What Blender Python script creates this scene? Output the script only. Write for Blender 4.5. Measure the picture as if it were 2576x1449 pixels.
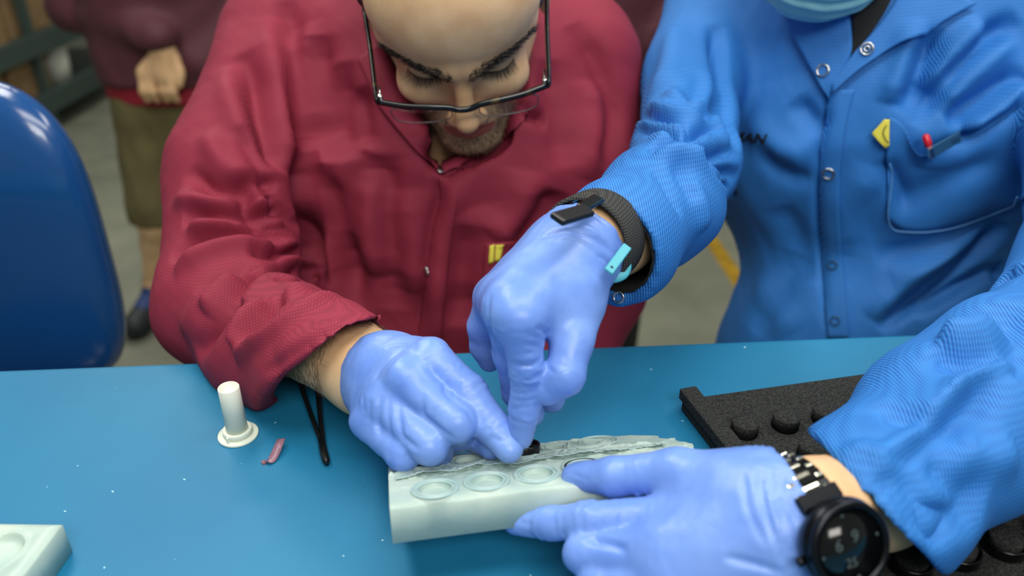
import bpy, bmesh, math, random
import numpy as np
from mathutils import Vector, Matrix
from mathutils.bvhtree import BVHTree

# ------------------------------------------------------------------ camera
FPX = 2000.0                       # focal length in pixels of the 2576 px wide frame
PITCH = math.radians(29.0)
TABLE_Z = 0.95
CAM = np.array([0.0, 0.0, TABLE_Z + 0.36])
SP, CP = math.sin(PITCH), math.cos(PITCH)
FWD = np.array([0.0, CP, -SP]); UPV = np.array([0.0, SP, CP]); RGT = np.array([1.0, 0.0, 0.0])

sc = bpy.context.scene
for o in list(bpy.data.objects):
    bpy.data.objects.remove(o)
cam_data = bpy.data.cameras.new('camera')
cam = bpy.data.objects.new('camera', cam_data)
sc.collection.objects.link(cam)
cam.location = CAM
cam.rotation_euler = (math.pi / 2 - PITCH, 0, 0)
cam_data.sensor_width = 36.0
cam_data.lens = 36.0 * FPX / 2576.0
cam_data.clip_start = 0.02
cam_data.dof.use_dof = True
cam_data.dof.focus_distance = 0.53
cam_data.dof.aperture_fstop = 4.4
sc.camera = cam

# ------------------------------------------------------------------ light
sc.view_settings.view_transform = 'Standard'
sc.view_settings.look = 'None'
sc.view_settings.gamma = 1.0
sc.view_settings.use_curve_mapping = False
sc.view_settings.exposure = 0.0
w = bpy.data.worlds.new('world'); sc.world = w
w.use_nodes = True
w.node_tree.nodes['Background'].inputs[0].default_value = (0.80, 0.86, 0.84, 1)
w.node_tree.nodes['Background'].inputs[1].default_value = 0.22

def area_light(name, loc, size, power, target=None, color=(1, 1, 1)):
    l = bpy.data.lights.new(name, 'AREA'); l.shape = 'RECTANGLE'
    l.size, l.size_y = size; l.energy = power; l.color = color
    o = bpy.data.objects.new(name, l); sc.collection.objects.link(o)
    o.location = loc
    if target is not None:
        o.rotation_euler = (Vector(target) - Vector(loc)).to_track_quat('-Z', 'Y').to_euler()
    return o
# the fluorescent fixture that hangs over the bench and two rows of ceiling fixtures, plus an added frontal fill
area_light('bench_light', (0.10, 0.30, TABLE_Z + 1.15), (1.3, 0.30), 11.0, (0.05, 0.42, TABLE_Z), (1.0, 0.97, 0.90))
area_light('added_fill_behind', (0.35, -1.1, 2.55), (1.2, 0.6), 27.0, (0.0, 0.6, 1.1), (1.0, 0.97, 0.90))  # fill lamp added behind the camera to brighten faces, not a known fixture
area_light('ceiling_light_near', (-0.9, 1.2, 3.0), (1.2, 0.5), 26.0, (-0.7, 1.2, 0), (1.0, 0.97, 0.90))
area_light('ceiling_light_far', (-1.6, 3.4, 3.0), (1.2, 0.5), 36.0, (-1.6, 3.4, 0), (1.0, 0.97, 0.90))
area_light('ceiling_light_right', (1.3, 1.6, 3.0), (1.2, 0.5), 22.0, (1.0, 1.4, 0), (1.0, 0.97, 0.90))

# ------------------------------------------------------------------ helpers
def P(px, py, d):
    """the point that stands at camera depth d behind pixel (px, py)"""
    return CAM + d * (FWD + (px - 1288.0) / FPX * RGT - (py - 724.5) / FPX * UPV)
def T(px, py, z=0.0):
    """the point of the level z above the bench top behind a pixel"""
    v = (py - 724.5) / FPX
    return P(px, py, (0.36 - z) / (SP + v * CP))
def px_of(p):
    q = np.asarray(p) - CAM
    d = q @ FWD
    return 1288 + FPX * (q @ RGT) / d, 724.5 - FPX * (q @ UPV) / d, d
def lin(c):
    return tuple(((x / 255.0) / 12.92 if x <= 10.3 else (((x / 255.0) + 0.055) / 1.055) ** 2.4) for x in c)
def nrm(v):
    v = np.asarray(v, float); return v / (np.linalg.norm(v) + 1e-12)

WLOC = {}
def link(o, parent=None, loc=(0, 0, 0)):
    sc.collection.objects.link(o)
    o.location = loc
    WLOC[o.name] = np.array(loc, float)
    if parent is not None:
        o.parent = parent
        o.matrix_parent_inverse = Matrix.Translation(-Vector(WLOC[parent.name]))
    return o
def tag(o, label=None, cat=None, group=None, kind=None):
    for k, v in (('label', label), ('category', cat), ('group', group), ('kind', kind)):
        if v: o[k] = v
    return o
def empty(name, loc, label=None, cat=None, group=None, kind=None, parent=None):
    o = bpy.data.objects.new(name, None); o.empty_display_size = 0.05
    return tag(link(o, parent, loc), label, cat, group, kind)
def mesh(name, V, Fc, mat, parent=None, smooth=True, centre=True):
    V = np.asarray(V, float)
    c = V.mean(0) if centre else np.zeros(3)
    me = bpy.data.meshes.new(name)
    W = V - c
    if isinstance(Fc, np.ndarray):
        n, k = Fc.shape
        me.vertices.add(len(W)); me.vertices.foreach_set('co', W.astype(np.float32).ravel())
        me.loops.add(n * k); me.loops.foreach_set('vertex_index', Fc.astype(np.int32).ravel())
        me.polygons.add(n); me.polygons.foreach_set('loop_start', np.arange(0, n * k, k, dtype=np.int32))
        me.update(calc_edges=True)
    else:
        me.from_pydata([tuple(x) for x in W], [], [tuple(int(i) for i in f) for f in Fc])
    me.validate()
    if smooth: me.polygons.foreach_set('use_smooth', np.ones(len(me.polygons), bool))
    if mat is not None: me.materials.append(mat)
    o = bpy.data.objects.new(name, me)
    return link(o, parent, c)
def clone(o, parent, loc):
    c = o.copy(); sc.collection.objects.link(c); c.parent = None
    c.location = loc; WLOC[c.name] = np.array(loc, float)
    if parent is not None:
        c.parent = parent; c.matrix_parent_inverse = Matrix.Translation(-Vector(WLOC[parent.name]))
    return c
def bevel(o, wdt=0.001, seg=2, ang=35):
    m = o.modifiers.new('bevel', 'BEVEL'); m.width = wdt; m.segments = seg; m.limit_method = 'ANGLE'; m.angle_limit = math.radians(ang)
    return o
def box_vf(c, size, ax=None):
    c = np.asarray(c, float); hx, hy, hz = [s / 2 for s in size]
    A = np.eye(3) if ax is None else np.asarray(ax)
    V = [c + A.T @ np.array([x, y, z]) for x in (-hx, hx) for y in (-hy, hy) for z in (-hz, hz)]
    Fc = [(0, 1, 3, 2), (4, 6, 7, 5), (0, 4, 5, 1), (2, 3, 7, 6), (0, 2, 6, 4), (1, 5, 7, 3)]
    return V, Fc
def box(name, c, size, mat, parent=None, ax=None, bev=0.0):
    V, Fc = box_vf(c, size, ax)
    o = mesh(name, V, Fc, mat, parent, smooth=False)
    if bev: bevel(o, bev)
    return o
def prism(name, pts, z0, z1, mat, parent=None, bev=0.0):
    """a flat outline pts (xy) raised from z0 to z1"""
    n = len(pts)
    V = [(x, y, z0) for x, y in pts] + [(x, y, z1) for x, y in pts]
    Fc = [tuple(range(n))[::-1], tuple(range(n, 2 * n))] + [(i, (i + 1) % n, n + (i + 1) % n, n + i) for i in range(n)]
    o = mesh(name, V, Fc, mat, parent, smooth=False)
    if bev: bevel(o, bev)
    return o
def frame_of(n):
    n = nrm(n); a = np.array([0, 0, 1.0]) if abs(n[2]) < 0.9 else np.array([1.0, 0, 0])
    x = nrm(np.cross(a, n)); return x, np.cross(n, x), n
def lathe_vf(c, n, prof, seg=32, x=None, closed=True):
    """profile of (radius, height) turned about axis n through c"""
    if x is None: x, y, n = frame_of(n)
    else:
        n = nrm(n); x = nrm(np.asarray(x) - n * (np.asarray(x) @ n)); y = np.cross(n, x)
    V = []; Fc = []
    for r, hh in prof:
        for k in range(seg):
            a = 2 * math.pi * k / seg
            V.append(np.asarray(c) + n * hh + r * (math.cos(a) * x + math.sin(a) * y))
    m = len(prof)
    for i in range(m - 1):
        for k in range(seg):
            k2 = (k + 1) % seg
            Fc.append((i * seg + k, i * seg + k2, (i + 1) * seg + k2, (i + 1) * seg + k))
    if closed:
        Fc.append(tuple(range(seg))[::-1]); Fc.append(tuple(range((m - 1) * seg, m * seg)))
    else:
        for k in range(seg):
            k2 = (k + 1) % seg
            Fc.append(((m - 1) * seg + k, (m - 1) * seg + k2, k2, k))
    return V, Fc
def lathe(name, c, n, prof, mat, parent=None, seg=32, x=None, closed=True):
    V, Fc = lathe_vf(c, n, prof, seg, x, closed)
    return mesh(name, V, Fc, mat, parent)
def catmull(pts, n=8):
    pts = np.asarray(pts, float)
    if len(pts) < 3: return np.array([pts[0] + (pts[-1] - pts[0]) * t for t in np.linspace(0, 1, n)])
    Q = np.vstack([2 * pts[0] - pts[1], pts, 2 * pts[-1] - pts[-2]])
    out = []
    for i in range(1, len(Q) - 2):
        for t in np.linspace(0, 1, n, endpoint=False):
            a, b, c2, d = Q[i - 1], Q[i], Q[i + 1], Q[i + 2]
            out.append(0.5 * (2 * b + (c2 - a) * t + (2 * a - 5 * b + 4 * c2 - d) * t * t + (3 * b - a - 3 * c2 + d) * t ** 3))
    out.append(Q[-2]); return np.array(out)
def tube_vf(pts, rad, seg=8, wid=None, up=None):
    pts = np.asarray(pts, float); n = len(pts)
    rad = np.broadcast_to(np.asarray(rad, float), (n,)); wd = rad if wid is None else np.broadcast_to(np.asarray(wid, float), (n,))
    V = []; Fc = []; prev = None if up is None else np.asarray(up, float)
    for i in range(n):
        t = nrm(pts[min(i + 1, n - 1)] - pts[max(i - 1, 0)])
        if prev is None: prev = frame_of(t)[0]
        x = nrm(prev - t * (prev @ t)); y = np.cross(t, x)
        if up is None: prev = x
        for k in range(seg):
            a = 2 * math.pi * k / seg
            V.append(pts[i] + rad[i] * math.cos(a) * x + wd[i] * math.sin(a) * y)
    for i in range(n - 1):
        for k in range(seg):
            k2 = (k + 1) % seg
            Fc.append((i * seg + k, i * seg + k2, (i + 1) * seg + k2, (i + 1) * seg + k))
    Fc.append(tuple(range(seg))[::-1]); Fc.append(tuple(range((n - 1) * seg, n * seg)))
    return V, Fc
def tube(name, pts, rad, mat, parent=None, seg=8, wid=None, up=None):
    V, Fc = tube_vf(pts, rad, seg, wid, up)
    return mesh(name, V, Fc, mat, parent)
def strands(name, roots, tips, mids, r, mat, parent=None):
    """many fine hairs, three-sided and tapering, as one mesh"""
    V = []; Fc = []
    for a, m, b in zip(roots, mids, tips):
        x, y, _ = frame_of(b - a); i = len(V)
        for q, rr in ((a, r), (m, r * 0.75)):
            for k in range(3):
                an = 2.0944 * k
                V.append(q + rr * (math.cos(an) * x + math.sin(an) * y))
        V.append(b)
        for k in range(3):
            k2 = (k + 1) % 3
            Fc.append((i + k, i + k2, i + 3 + k2, i + 3 + k)); Fc.append((i + 3 + k, i + 3 + k2, i + 6))
    return mesh(name, V, Fc, mat, parent)

# ------------------------------------------------------------------ signed distance modelling
def smin(a, b, k):
    if k <= 0: return np.minimum(a, b)
    hh = np.clip(0.5 + 0.5 * (b - a) / k, 0, 1)
    return b + (a - b) * hh - k * hh * (1 - hh)
def smax(a, b, k): return -smin(-a, -b, k)
def rcone(p, a, b, ra, rb, flat=None):
    a = np.asarray(a, np.float32); b = np.asarray(b, np.float32); ba = b - a
    q = p - a
    t = np.clip(q @ (ba / np.float32(ba @ ba + 1e-12)), 0, 1)
    q -= t[:, None] * ba
    r = np.float32(ra) + t * np.float32(rb - ra)
    if flat is not None:
        n, s = flat; n = np.asarray(n, np.float32)
        c = q @ n
        q = q + c[:, None] * n * np.float32(1 / s - 1)
        L = np.sqrt((q * q).sum(1)) + 1e-9
        g = np.sqrt(np.maximum(L * L + (c / s) ** 2 * (1 / s ** 2 - 1), 1e-12)) / L
        return (L - r) / np.maximum(g, 1.0)
    return np.sqrt(np.einsum('ij,ij->i', q, q)) - r
def ellip(p, c, r, A=None):
    q = p - np.asarray(c, np.float32)
    if A is not None: q = q @ np.asarray(A, np.float32).T
    r = np.asarray(r, np.float32)
    q = q * (1 / r); k0 = np.sqrt(np.einsum('ij,ij->i', q, q)) + np.float32(1e-9); q *= 1 / r; k1 = np.sqrt(np.einsum('ij,ij->i', q, q)) + np.float32(1e-9)
    return k0 * (k0 - 1) / k1
def plane_d(p, c, n): return (p - np.asarray(c, np.float32)) @ nrm(n).astype(np.float32)
def chain(p, pts, rad, k=0.004, flat=None):
    d = None
    for i in range(len(pts) - 1):
        e = rcone(p, pts[i], pts[i + 1], rad[i], rad[i + 1], flat)
        d = e if d is None else smin(d, e, k)
    return d
def near(p, c, R, fn):
    """evaluate a part only near it; farther off its bounding ball stands in"""
    dist = np.sqrt(((p - np.asarray(c, np.float32)) ** 2).sum(1)); out = dist - np.float32(R)
    m = dist < R + 0.035
    if m.any(): out[m] = fn(p[m])
    return out
def sdf_mesh(fn, lo, hi, h, smooth=2):
    lo = np.asarray(lo, float); hi = np.asarray(hi, float)
    B = 10
    nb = np.ceil((hi - lo) / (h * B)).astype(int) + 1
    N = nb * B
    bi = np.stack(np.meshgrid(*[np.arange(n) for n in nb], indexing='ij'), -1).reshape(-1, 3)
    cen = lo + (bi * B + (B - 1) / 2) * h
    cd = fn(cen.astype(np.float32))
    act = np.abs(cd) < B * h * 1.25
    G = np.empty(tuple(N), np.float32)
    Gb = G.reshape(nb[0], B, nb[1], B, nb[2], B)
    sg = np.where(cd > 0, 1.0, -1.0).astype(np.float32).reshape(tuple(nb))
    Gb[:] = sg[:, None, :, None, :, None]
    off = np.stack(np.meshgrid(*[np.arange(B)] * 3, indexing='ij'), -1).reshape(-1, 3)
    ab = bi[act]
    CH = 400
    for s in range(0, len(ab), CH):
        q = ab[s:s + CH]
        pts = (lo + (q[:, None, :] * B + off[None]) * h).reshape(-1, 3).astype(np.float32)
        val = fn(pts).astype(np.float32).reshape(len(q), B, B, B)
        for i in range(len(q)):
            Gb[q[i, 0], :, q[i, 1], :, q[i, 2], :] = val[i]
    # surface nets
    ins = G < 0
    cnt = np.zeros(tuple(N - 1), np.int8)
    for dx in (0, 1):
        for dy in (0, 1):
            for dz in (0, 1):
                cnt += ins[dx:N[0] - 1 + dx, dy:N[1] - 1 + dy, dz:N[2] - 1 + dz]
    cells = np.argwhere((cnt > 0) & (cnt < 8))
    idx = np.full(tuple(N - 1), -1, np.int32)
    idx[tuple(cells.T)] = np.arange(len(cells))
    acc = np.zeros((len(cells), 3)); num = np.zeros(len(cells))
    corners = [(0, 0, 0), (1, 0, 0), (0, 1, 0), (1, 1, 0), (0, 0, 1), (1, 0, 1), (0, 1, 1), (1, 1, 1)]
    edges = [(0, 1), (2, 3), (4, 5), (6, 7), (0, 2), (1, 3), (4, 6), (5, 7), (0, 4), (1, 5), (2, 6), (3, 7)]
    for a, b in edges:
        ca = np.array(corners[a]); cb = np.array(corners[b])
        va = G[tuple((cells + ca).T)]; vb = G[tuple((cells + cb).T)]
        m = (va < 0) != (vb < 0)
        t = va / np.where(m, va - vb, 1)
        pt = ca + t[:, None] * (cb - ca)
        acc[m] += pt[m]; num[m] += 1
    V = lo + (cells + acc / num[:, None]) * h
    Q = []
    for ax in range(3):
        sl0 = [slice(None)] * 3; sl1 = [slice(None)] * 3
        sl0[ax] = slice(0, N[ax] - 1); sl1[ax] = slice(1, N[ax])
        a = ins[tuple(sl0)]; b = ins[tuple(sl1)]
        e = np.argwhere(a != b)
        o1, o2 = (ax + 1) % 3, (ax + 2) % 3
        ok = (e[:, o1] > 0) & (e[:, o2] > 0) & (e[:, o1] < N[o1] - 1) & (e[:, o2] < N[o2] - 1)
        e = e[ok]
        u = np.zeros(3, int); u[o1] = 1; v = np.zeros(3, int); v[o2] = 1
        q = np.stack([idx[tuple((e - u - v).T)], idx[tuple((e - v).T)], idx[tuple(e.T)], idx[tuple((e - u).T)]], 1)
        fl = ~a[tuple(e.T)]
        q[fl] = q[fl][:, ::-1]
        Q.append(q)
    Q = np.vstack(Q); Q = Q[(Q >= 0).all(1)]
    for _ in range(smooth): V = relax(V, Q)
    return V, Q
def relax(V, Q, f=0.5):
    S = np.zeros_like(V); n = np.zeros(len(V))
    for i in range(4):
        a = Q[:, i]; b = Q[:, (i + 1) % 4]
        for k in range(3):
            S[:, k] += np.bincount(a, V[b, k], len(V)) + np.bincount(b, V[a, k], len(V))
        n += np.bincount(a, minlength=len(V)) + np.bincount(b, minlength=len(V))
    return V + f * (S / np.maximum(n, 1)[:, None] - V)
def normals(V, Q):
    fn_ = np.cross(V[Q[:, 2]] - V[Q[:, 0]], V[Q[:, 3]] - V[Q[:, 1]])
    Nn = np.zeros_like(V)
    for i in range(4):
        for k in range(3): Nn[:, k] += np.bincount(Q[:, i], fn_[:, k], len(V))
    return Nn / (np.linalg.norm(Nn, axis=1)[:, None] + 1e-12)
def bvh_of(V, Q): return BVHTree.FromPolygons([tuple(v) for v in V], [tuple(int(i) for i in q) for q in Q])
def ray(bvh, px, py):
    d = nrm(P(px, py, 1.0) - CAM)
    loc, n, i, t = bvh.ray_cast(Vector(CAM), Vector(d))
    if loc is None: return None, None
    n = np.array(n)
    if n @ d > 0: n = -n
    return np.array(loc), n
def vnoise(p, f, seed=0):
    """smooth pseudo noise in about -1..1 from rotated sines"""
    rs = np.random.RandomState(seed); out = np.zeros(len(p))
    for i in range(5):
        k = rs.normal(size=3); k = k / np.linalg.norm(k) * f * (0.7 + 0.6 * rs.rand())
        out += np.sin(p @ k * 2 * math.pi + rs.rand() * 6.28 + 1.3 * np.sin(p @ rs.normal(size=3) * f * 2.5 + rs.rand() * 6))
    return out / 3.0
def folds(V, Q, strokes, bvh=None, smooth=1, gain=1.0):
    """press folds into cloth: each stroke is (pixel polyline, height, width), laid on the surface the camera sees"""
    bvh = bvh or bvh_of(V, Q); Nn = normals(V, Q)
    disp = np.zeros(len(V))
    for st in strokes:
        pts, amp, wd = st[:3]
        pl = catmull(np.array(pts, float), 5)
        p3 = [ray(bvh, x, y)[0] for x, y in pl]
        p3 = [q for q in p3 if q is not None]
        if len(p3) < 2: continue
        p3 = np.array(p3)
        lo = p3.min(0) - 3 * wd; hi = p3.max(0) + 3 * wd
        m = np.where(((V > lo) & (V < hi)).all(1))[0]
        if len(m) == 0: continue
        X = V[m]; best = np.full(len(m), 1e9); tt = np.zeros(len(m))
        n = len(p3) - 1
        for i in range(n):
            ba = p3[i + 1] - p3[i]; L2 = ba @ ba
            if L2 > 0.05 ** 2 or L2 < 1e-12: continue
            t = np.clip((X - p3[i]) @ ba / L2, 0, 1)
            dd = np.linalg.norm(X - p3[i] - t[:, None] * ba, axis=1)
            u = dd < best
            best[u] = dd[u]; tt[u] = (i + t[u]) / n
        tp = np.clip(np.minimum(tt, 1 - tt) * 5, 0.0, 1) ** 0.7
        if len(st) > 3 and st[3] == 'full': tp = 1.0
        disp[m] += amp * gain * np.exp(-(best / wd) ** 2) * tp
    V = V + Nn * disp[:, None]
    for _ in range(smooth): V = relax(V, Q, 0.35)
    return V
def grid_faces(n, m):
    return np.array([(i * m + j, i * m + j + 1, (i + 1) * m + j + 1, (i + 1) * m + j) for i in range(n - 1) for j in range(m - 1)])
def resample(pl, m):
    pl = np.asarray(pl, float); s = np.r_[0, np.cumsum(np.linalg.norm(np.diff(pl, axis=0), axis=1))]
    return np.stack([np.interp(np.linspace(0, s[-1], m), s, pl[:, k]) for k in range(pl.shape[1])], 1)
def patch_vf(bvh, rows, n=20, m=30, off=0.002, thick=0.0015, curve=True, offs=None, fallback=0.8):
    """a piece of cloth lying on a surface: rows of pixel polylines, laid on what the camera sees, with its own thickness"""
    R = [resample(catmull(r, 8) if curve and len(r) > 2 else r, m) for r in rows]
    tr = np.linspace(0, len(R) - 1, n)
    top = np.zeros((n, m, 3)); bot = np.zeros((n, m, 3)); last = None
    for i, t in enumerate(tr):
        a = min(int(t), len(R) - 2); f = t - a
        for j in range(m):
            x, y = R[a][j] * (1 - f) + R[a + 1][j] * f
            p, nn = ray(bvh, x, y)
            if p is None:
                dd = last if last is not None else fallback
                p = P(x, y, dd); nn = -FWD
            else: last = (p - CAM) @ FWD
            vd = nrm(CAM - p)
            nn = nrm(nn + 0.8 * vd)
            o_ = off if offs is None else offs(i / (n - 1), j / (m - 1))
            bot[i, j] = p + nn * (o_ - thick) ; top[i, j] = p + nn * o_
    for _ in range(2):
        for A in (top, bot):
            A[1:-1, 1:-1] = 0.5 * A[1:-1, 1:-1] + 0.125 * (A[2:, 1:-1] + A[:-2, 1:-1] + A[1:-1, 2:] + A[1:-1, :-2])
    V = np.vstack([top.reshape(-1, 3), bot.reshape(-1, 3)])
    g = grid_faces(n, m); k = n * m
    # orientation: face the camera
    a = np.cross(V[g[0][1]] - V[g[0][0]], V[g[0][2]] - V[g[0][0]])
    if a @ (CAM - V[g[0][0]]) < 0: g = g[:, ::-1]
    Fc = [tuple(q) for q in g] + [tuple(q[::-1] + k) for q in g]
    rim = [j for j in range(m)] + [i * m + m - 1 for i in range(1, n)] + [(n - 1) * m + j for j in range(m - 2, -1, -1)] + [i * m for i in range(n - 2, 0, -1)]
    for i in range(len(rim)):
        a, b = rim[i], rim[(i + 1) % len(rim)]
        Fc.append((a, b, b + k, a + k))
    return V, Fc
def patch(name, bvh, rows, mat, parent=None, **kw):
    V, Fc = patch_vf(bvh, rows, **kw)
    o = mesh(name, V, Fc, mat, parent)
    bm = bmesh.new(); bm.from_mesh(o.data); bmesh.ops.recalc_face_normals(bm, faces=bm.faces); bm.to_mesh(o.data); bm.free()
    return o

# ------------------------------------------------------------------ materials
def material(name, col, rough=0.5, **kw):
    m = bpy.data.materials.new(name); m.use_nodes = True
    b = m.node_tree.nodes['Principled BSDF']
    b.inputs['Base Color'].default_value = (*lin(col), 1); b.inputs['Roughness'].default_value = rough
    for k, v in kw.items():
        key = k.replace('_', ' ').title() if k not in ('IOR',) else k
        key = {'Subsurface Weight': 'Subsurface Weight', 'Coat Weight': 'Coat Weight', 'Specular': 'Specular IOR Level'}.get(key, key)
        b.inputs[key].default_value = v
    return m
def nodes_of(m): return m.node_tree.nodes, m.node_tree.links, m.node_tree.nodes['Principled BSDF']
def noise_mix(m, cols, scale=8.0, detail=4.0, stops=(0.35, 0.65), coord='Object', rough=0.55):
    """base colour that wanders between two tones"""
    n, l, b = nodes_of(m)
    tc = n.new('ShaderNodeTexCoord'); nz = n.new('ShaderNodeTexNoise'); cr = n.new('ShaderNodeValToRGB')
    nz.inputs['Scale'].default_value = scale; nz.inputs['Detail'].default_value = detail; nz.inputs['Roughness'].default_value = rough
    l.new(tc.outputs[coord], nz.inputs['Vector']); l.new(nz.outputs['Fac'], cr.inputs['Fac'])
    cr.color_ramp.elements[0].position, cr.color_ramp.elements[1].position = stops
    cr.color_ramp.elements[0].color = (*lin(cols[0]), 1); cr.color_ramp.elements[1].color = (*lin(cols[1]), 1)
    l.new(cr.outputs['Color'], b.inputs['Base Color'])
    return cr
def noise_bump(m, scale=200.0, strength=0.2, dist=0.001, detail=3.0):
    n, l, b = nodes_of(m)
    tc = n.new('ShaderNodeTexCoord'); nz = n.new('ShaderNodeTexNoise'); bp = n.new('ShaderNodeBump')
    nz.inputs['Scale'].default_value = scale; nz.inputs['Detail'].default_value = detail
    bp.inputs['Strength'].default_value = strength; bp.inputs['Distance'].default_value = dist
    l.new(tc.outputs['Object'], nz.inputs['Vector']); l.new(nz.outputs['Fac'], bp.inputs['Height'])
    l.new(bp.outputs['Normal'], b.inputs['Normal'])
    return bp
def weave(m, base, thread, pitch=(0.0022, 0.0022), dark=0.75, bump=0.4, rib=False):
    """woven cloth: fine ribs across x and z of the cloth plus darker conductive threads"""
    n, l, b = nodes_of(m)
    tc = n.new('ShaderNodeTexCoord')
    def wave(direction, scale, rot=(0, 0, 0)):
        mp = n.new('ShaderNodeMapping'); mp.inputs['Rotation'].default_value = rot
        wv = n.new('ShaderNodeTexWave'); wv.wave_type = 'BANDS'; wv.bands_direction = direction
        wv.inputs['Scale'].default_value = scale; wv.inputs['Distortion'].default_value = 0.2
        wv.inputs['Detail'].default_value = 1.0; wv.inputs['Detail Scale'].default_value = 0.4
        l.new(tc.outputs['Object'], mp.inputs['Vector']); l.new(mp.outputs['Vector'], wv.inputs['Vector'])
        return wv
    a = wave('X', 0.314 / pitch[0], (0, 0.12, 0)); c = wave('Z', 0.314 / pitch[1], (0.1, 0.12, 0))
    mul = n.new('ShaderNodeMath'); mul.operation = 'MULTIPLY' if not rib else 'ADD'
    l.new(a.outputs['Fac'], mul.inputs[0]); l.new(c.outputs['Fac'], mul.inputs[1])
    if rib: 
        sc_ = n.new('ShaderNodeMath'); sc_.operation = 'MULTIPLY'; sc_.inputs[1].default_value = 0.25
        l.new(c.outputs['Fac'], sc_.inputs[0]); l.new(sc_.outputs[0], mul.inputs[1])
    nz = n.new('ShaderNodeTexNoise'); nz.inputs['Scale'].default_value = 9; nz.inputs['Detail'].default_value = 5
    l.new(tc.outputs['Object'], nz.inputs['Vector'])
    mx = n.new('ShaderNodeMix'); mx.data_type = 'RGBA'
    mx.inputs['A'].default_value = (*lin(thread), 1); mx.inputs['B'].default_value = (*lin(base), 1)
    l.new(mul.outputs[0], mx.inputs['Factor'])
    mx2 = n.new('ShaderNodeMix'); mx2.data_type = 'RGBA'; mx2.blend_type = 'MULTIPLY'
    mr = n.new('ShaderNodeMapRange'); mr.inputs['To Min'].default_value = dark; mr.inputs['To Max'].default_value = 1.12
    mr.inputs['From Min'].default_value = 0.3; mr.inputs['From Max'].default_value = 0.7
    l.new(nz.outputs['Fac'], mr.inputs['Value'])
    mx2.inputs['Factor'].default_value = 0.5
    l.new(mx.outputs['Result'], mx2.inputs['A']); l.new(mr.outputs['Result'], mx2.inputs['B'])
    l.new(mx2.outputs['Result'], b.inputs['Base Color'])
    bp = n.new('ShaderNodeBump'); bp.inputs['Strength'].default_value = bump; bp.inputs['Distance'].default_value = 0.0006
    l.new(mul.outputs[0], bp.inputs['Height']); l.new(bp.outputs['Normal'], b.inputs['Normal'])

M = {}
M['red_cloth'] = material('maroon_cloth', (150, 40, 66), 0.74, specular=0.3)
weave(M['red_cloth'], (150, 46, 70), (126, 36, 56), (0.0018, 0.0018), 0.94, 0.22)
M['blue_cloth'] = material('blue_cloth', (30, 110, 200), 0.66)
weave(M['blue_cloth'], (48, 132, 212), (20, 84, 164), (0.0016, 0.0030), 0.92, 0.45, rib=True)
M['glove'] = material('violet_blue_nitrile', (112, 142, 232), 0.36, subsurface_weight=0.12, specular=0.45)
M['glove'].node_tree.nodes['Principled BSDF'].inputs['Subsurface Radius'].default_value = (0.004, 0.004, 0.008)
noise_mix(M['glove'], ((102, 140, 220), (122, 158, 228)), 22, 3)
noise_bump(M['glove'], 130, 0.22, 0.0016, 4.0)
M['skin'] = material('skin', (196, 150, 112), 0.48, subsurface_weight=0.12)
M['skin'].node_tree.nodes['Principled BSDF'].inputs['Subsurface Radius'].default_value = (0.006, 0.003, 0.0015)
noise_mix(M['skin'], ((212, 170, 126), (228, 190, 146)), 35, 5)
noise_bump(M['skin'], 900, 0.15, 0.0004)
M['jaw_skin'] = material('jaw_skin', (164, 128, 96), 0.55); noise_mix(M['jaw_skin'], ((140, 116, 90), (196, 162, 126)), 420, 3)
M['lip'] = material('lip', (168, 96, 84), 0.4)
M['hair'] = material('dark_hair', (26, 22, 20), 0.55)
M['stubble'] = material('stubble', (120, 100, 72), 0.6)
M['arm_hair'] = material('arm_hair', (92, 62, 36), 0.6)
M['black'] = material('black_plastic', (16, 17, 19), 0.35)
M['black_cloth'] = material('black_cloth', (20, 22, 24), 0.85)
noise_bump(M['black_cloth'], 700, 0.5, 0.0006)
M['gloss_black'] = material('gloss_black', (10, 11, 13), 0.12)
M['chrome'] = material('chrome', (205, 208, 205), 0.22, metallic=1.0)
M['gun'] = material('gunmetal', (40, 42, 46), 0.28, metallic=0.9)
M['white_plastic'] = material('white_plastic', (226, 230, 214), 0.45, subsurface_weight=0.1)
M['foam'] = material('black_foam', (44, 46, 46), 0.95, specular=0.15)
noise_mix(M['foam'], ((28, 30, 30), (66, 68, 66)), 900, 2, (0.35, 0.7))
noise_bump(M['foam'], 900, 0.8, 0.001)
M['teal'] = material('teal_plastic', (74, 168, 186), 0.4)
M['yellow'] = material('yellow_tag', (226, 214, 78), 0.7)
M['red_plastic'] = material('red_plastic', (200, 30, 48), 0.3)
M['navy'] = material('navy_clip', (38, 84, 120), 0.4)
M['ink'] = material('black_print', (14, 16, 24), 0.8)
M['mask'] = material('mask_cloth', (150, 214, 222), 0.8)
noise_bump(M['mask'], 500, 0.4, 0.0008)
# ------------------------------------------------------------------ the room
M['floor'] = material('painted_floor', (128, 130, 112), 0.55)
noise_mix(M['floor'], ((112, 115, 100), (138, 140, 122)), 3.0, 5)
M['wall'] = material('wall_paint', (196, 198, 186), 0.8)
noise_bump(M['wall'], 60, 0.1, 0.002)
def struct(o): o['kind'] = 'structure'; return o
struct(box('floor', (0, 3.0, -0.05), (14, 12, 0.1), M['floor']))
struct(box('wall_back', (0, 7.2, 1.5), (14, 0.1, 3.0), M['wall']))
struct(box('wall_left', (-5.0, 3.0, 1.5), (0.1, 12, 3.0), M['wall']))
M['base_trim'] = material('grey_green_trim', (58, 72, 66), 0.6)
struct(box('baseboard_back', (0, 7.13, 0.06), (14, 0.02, 0.12), M['base_trim']))
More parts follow.
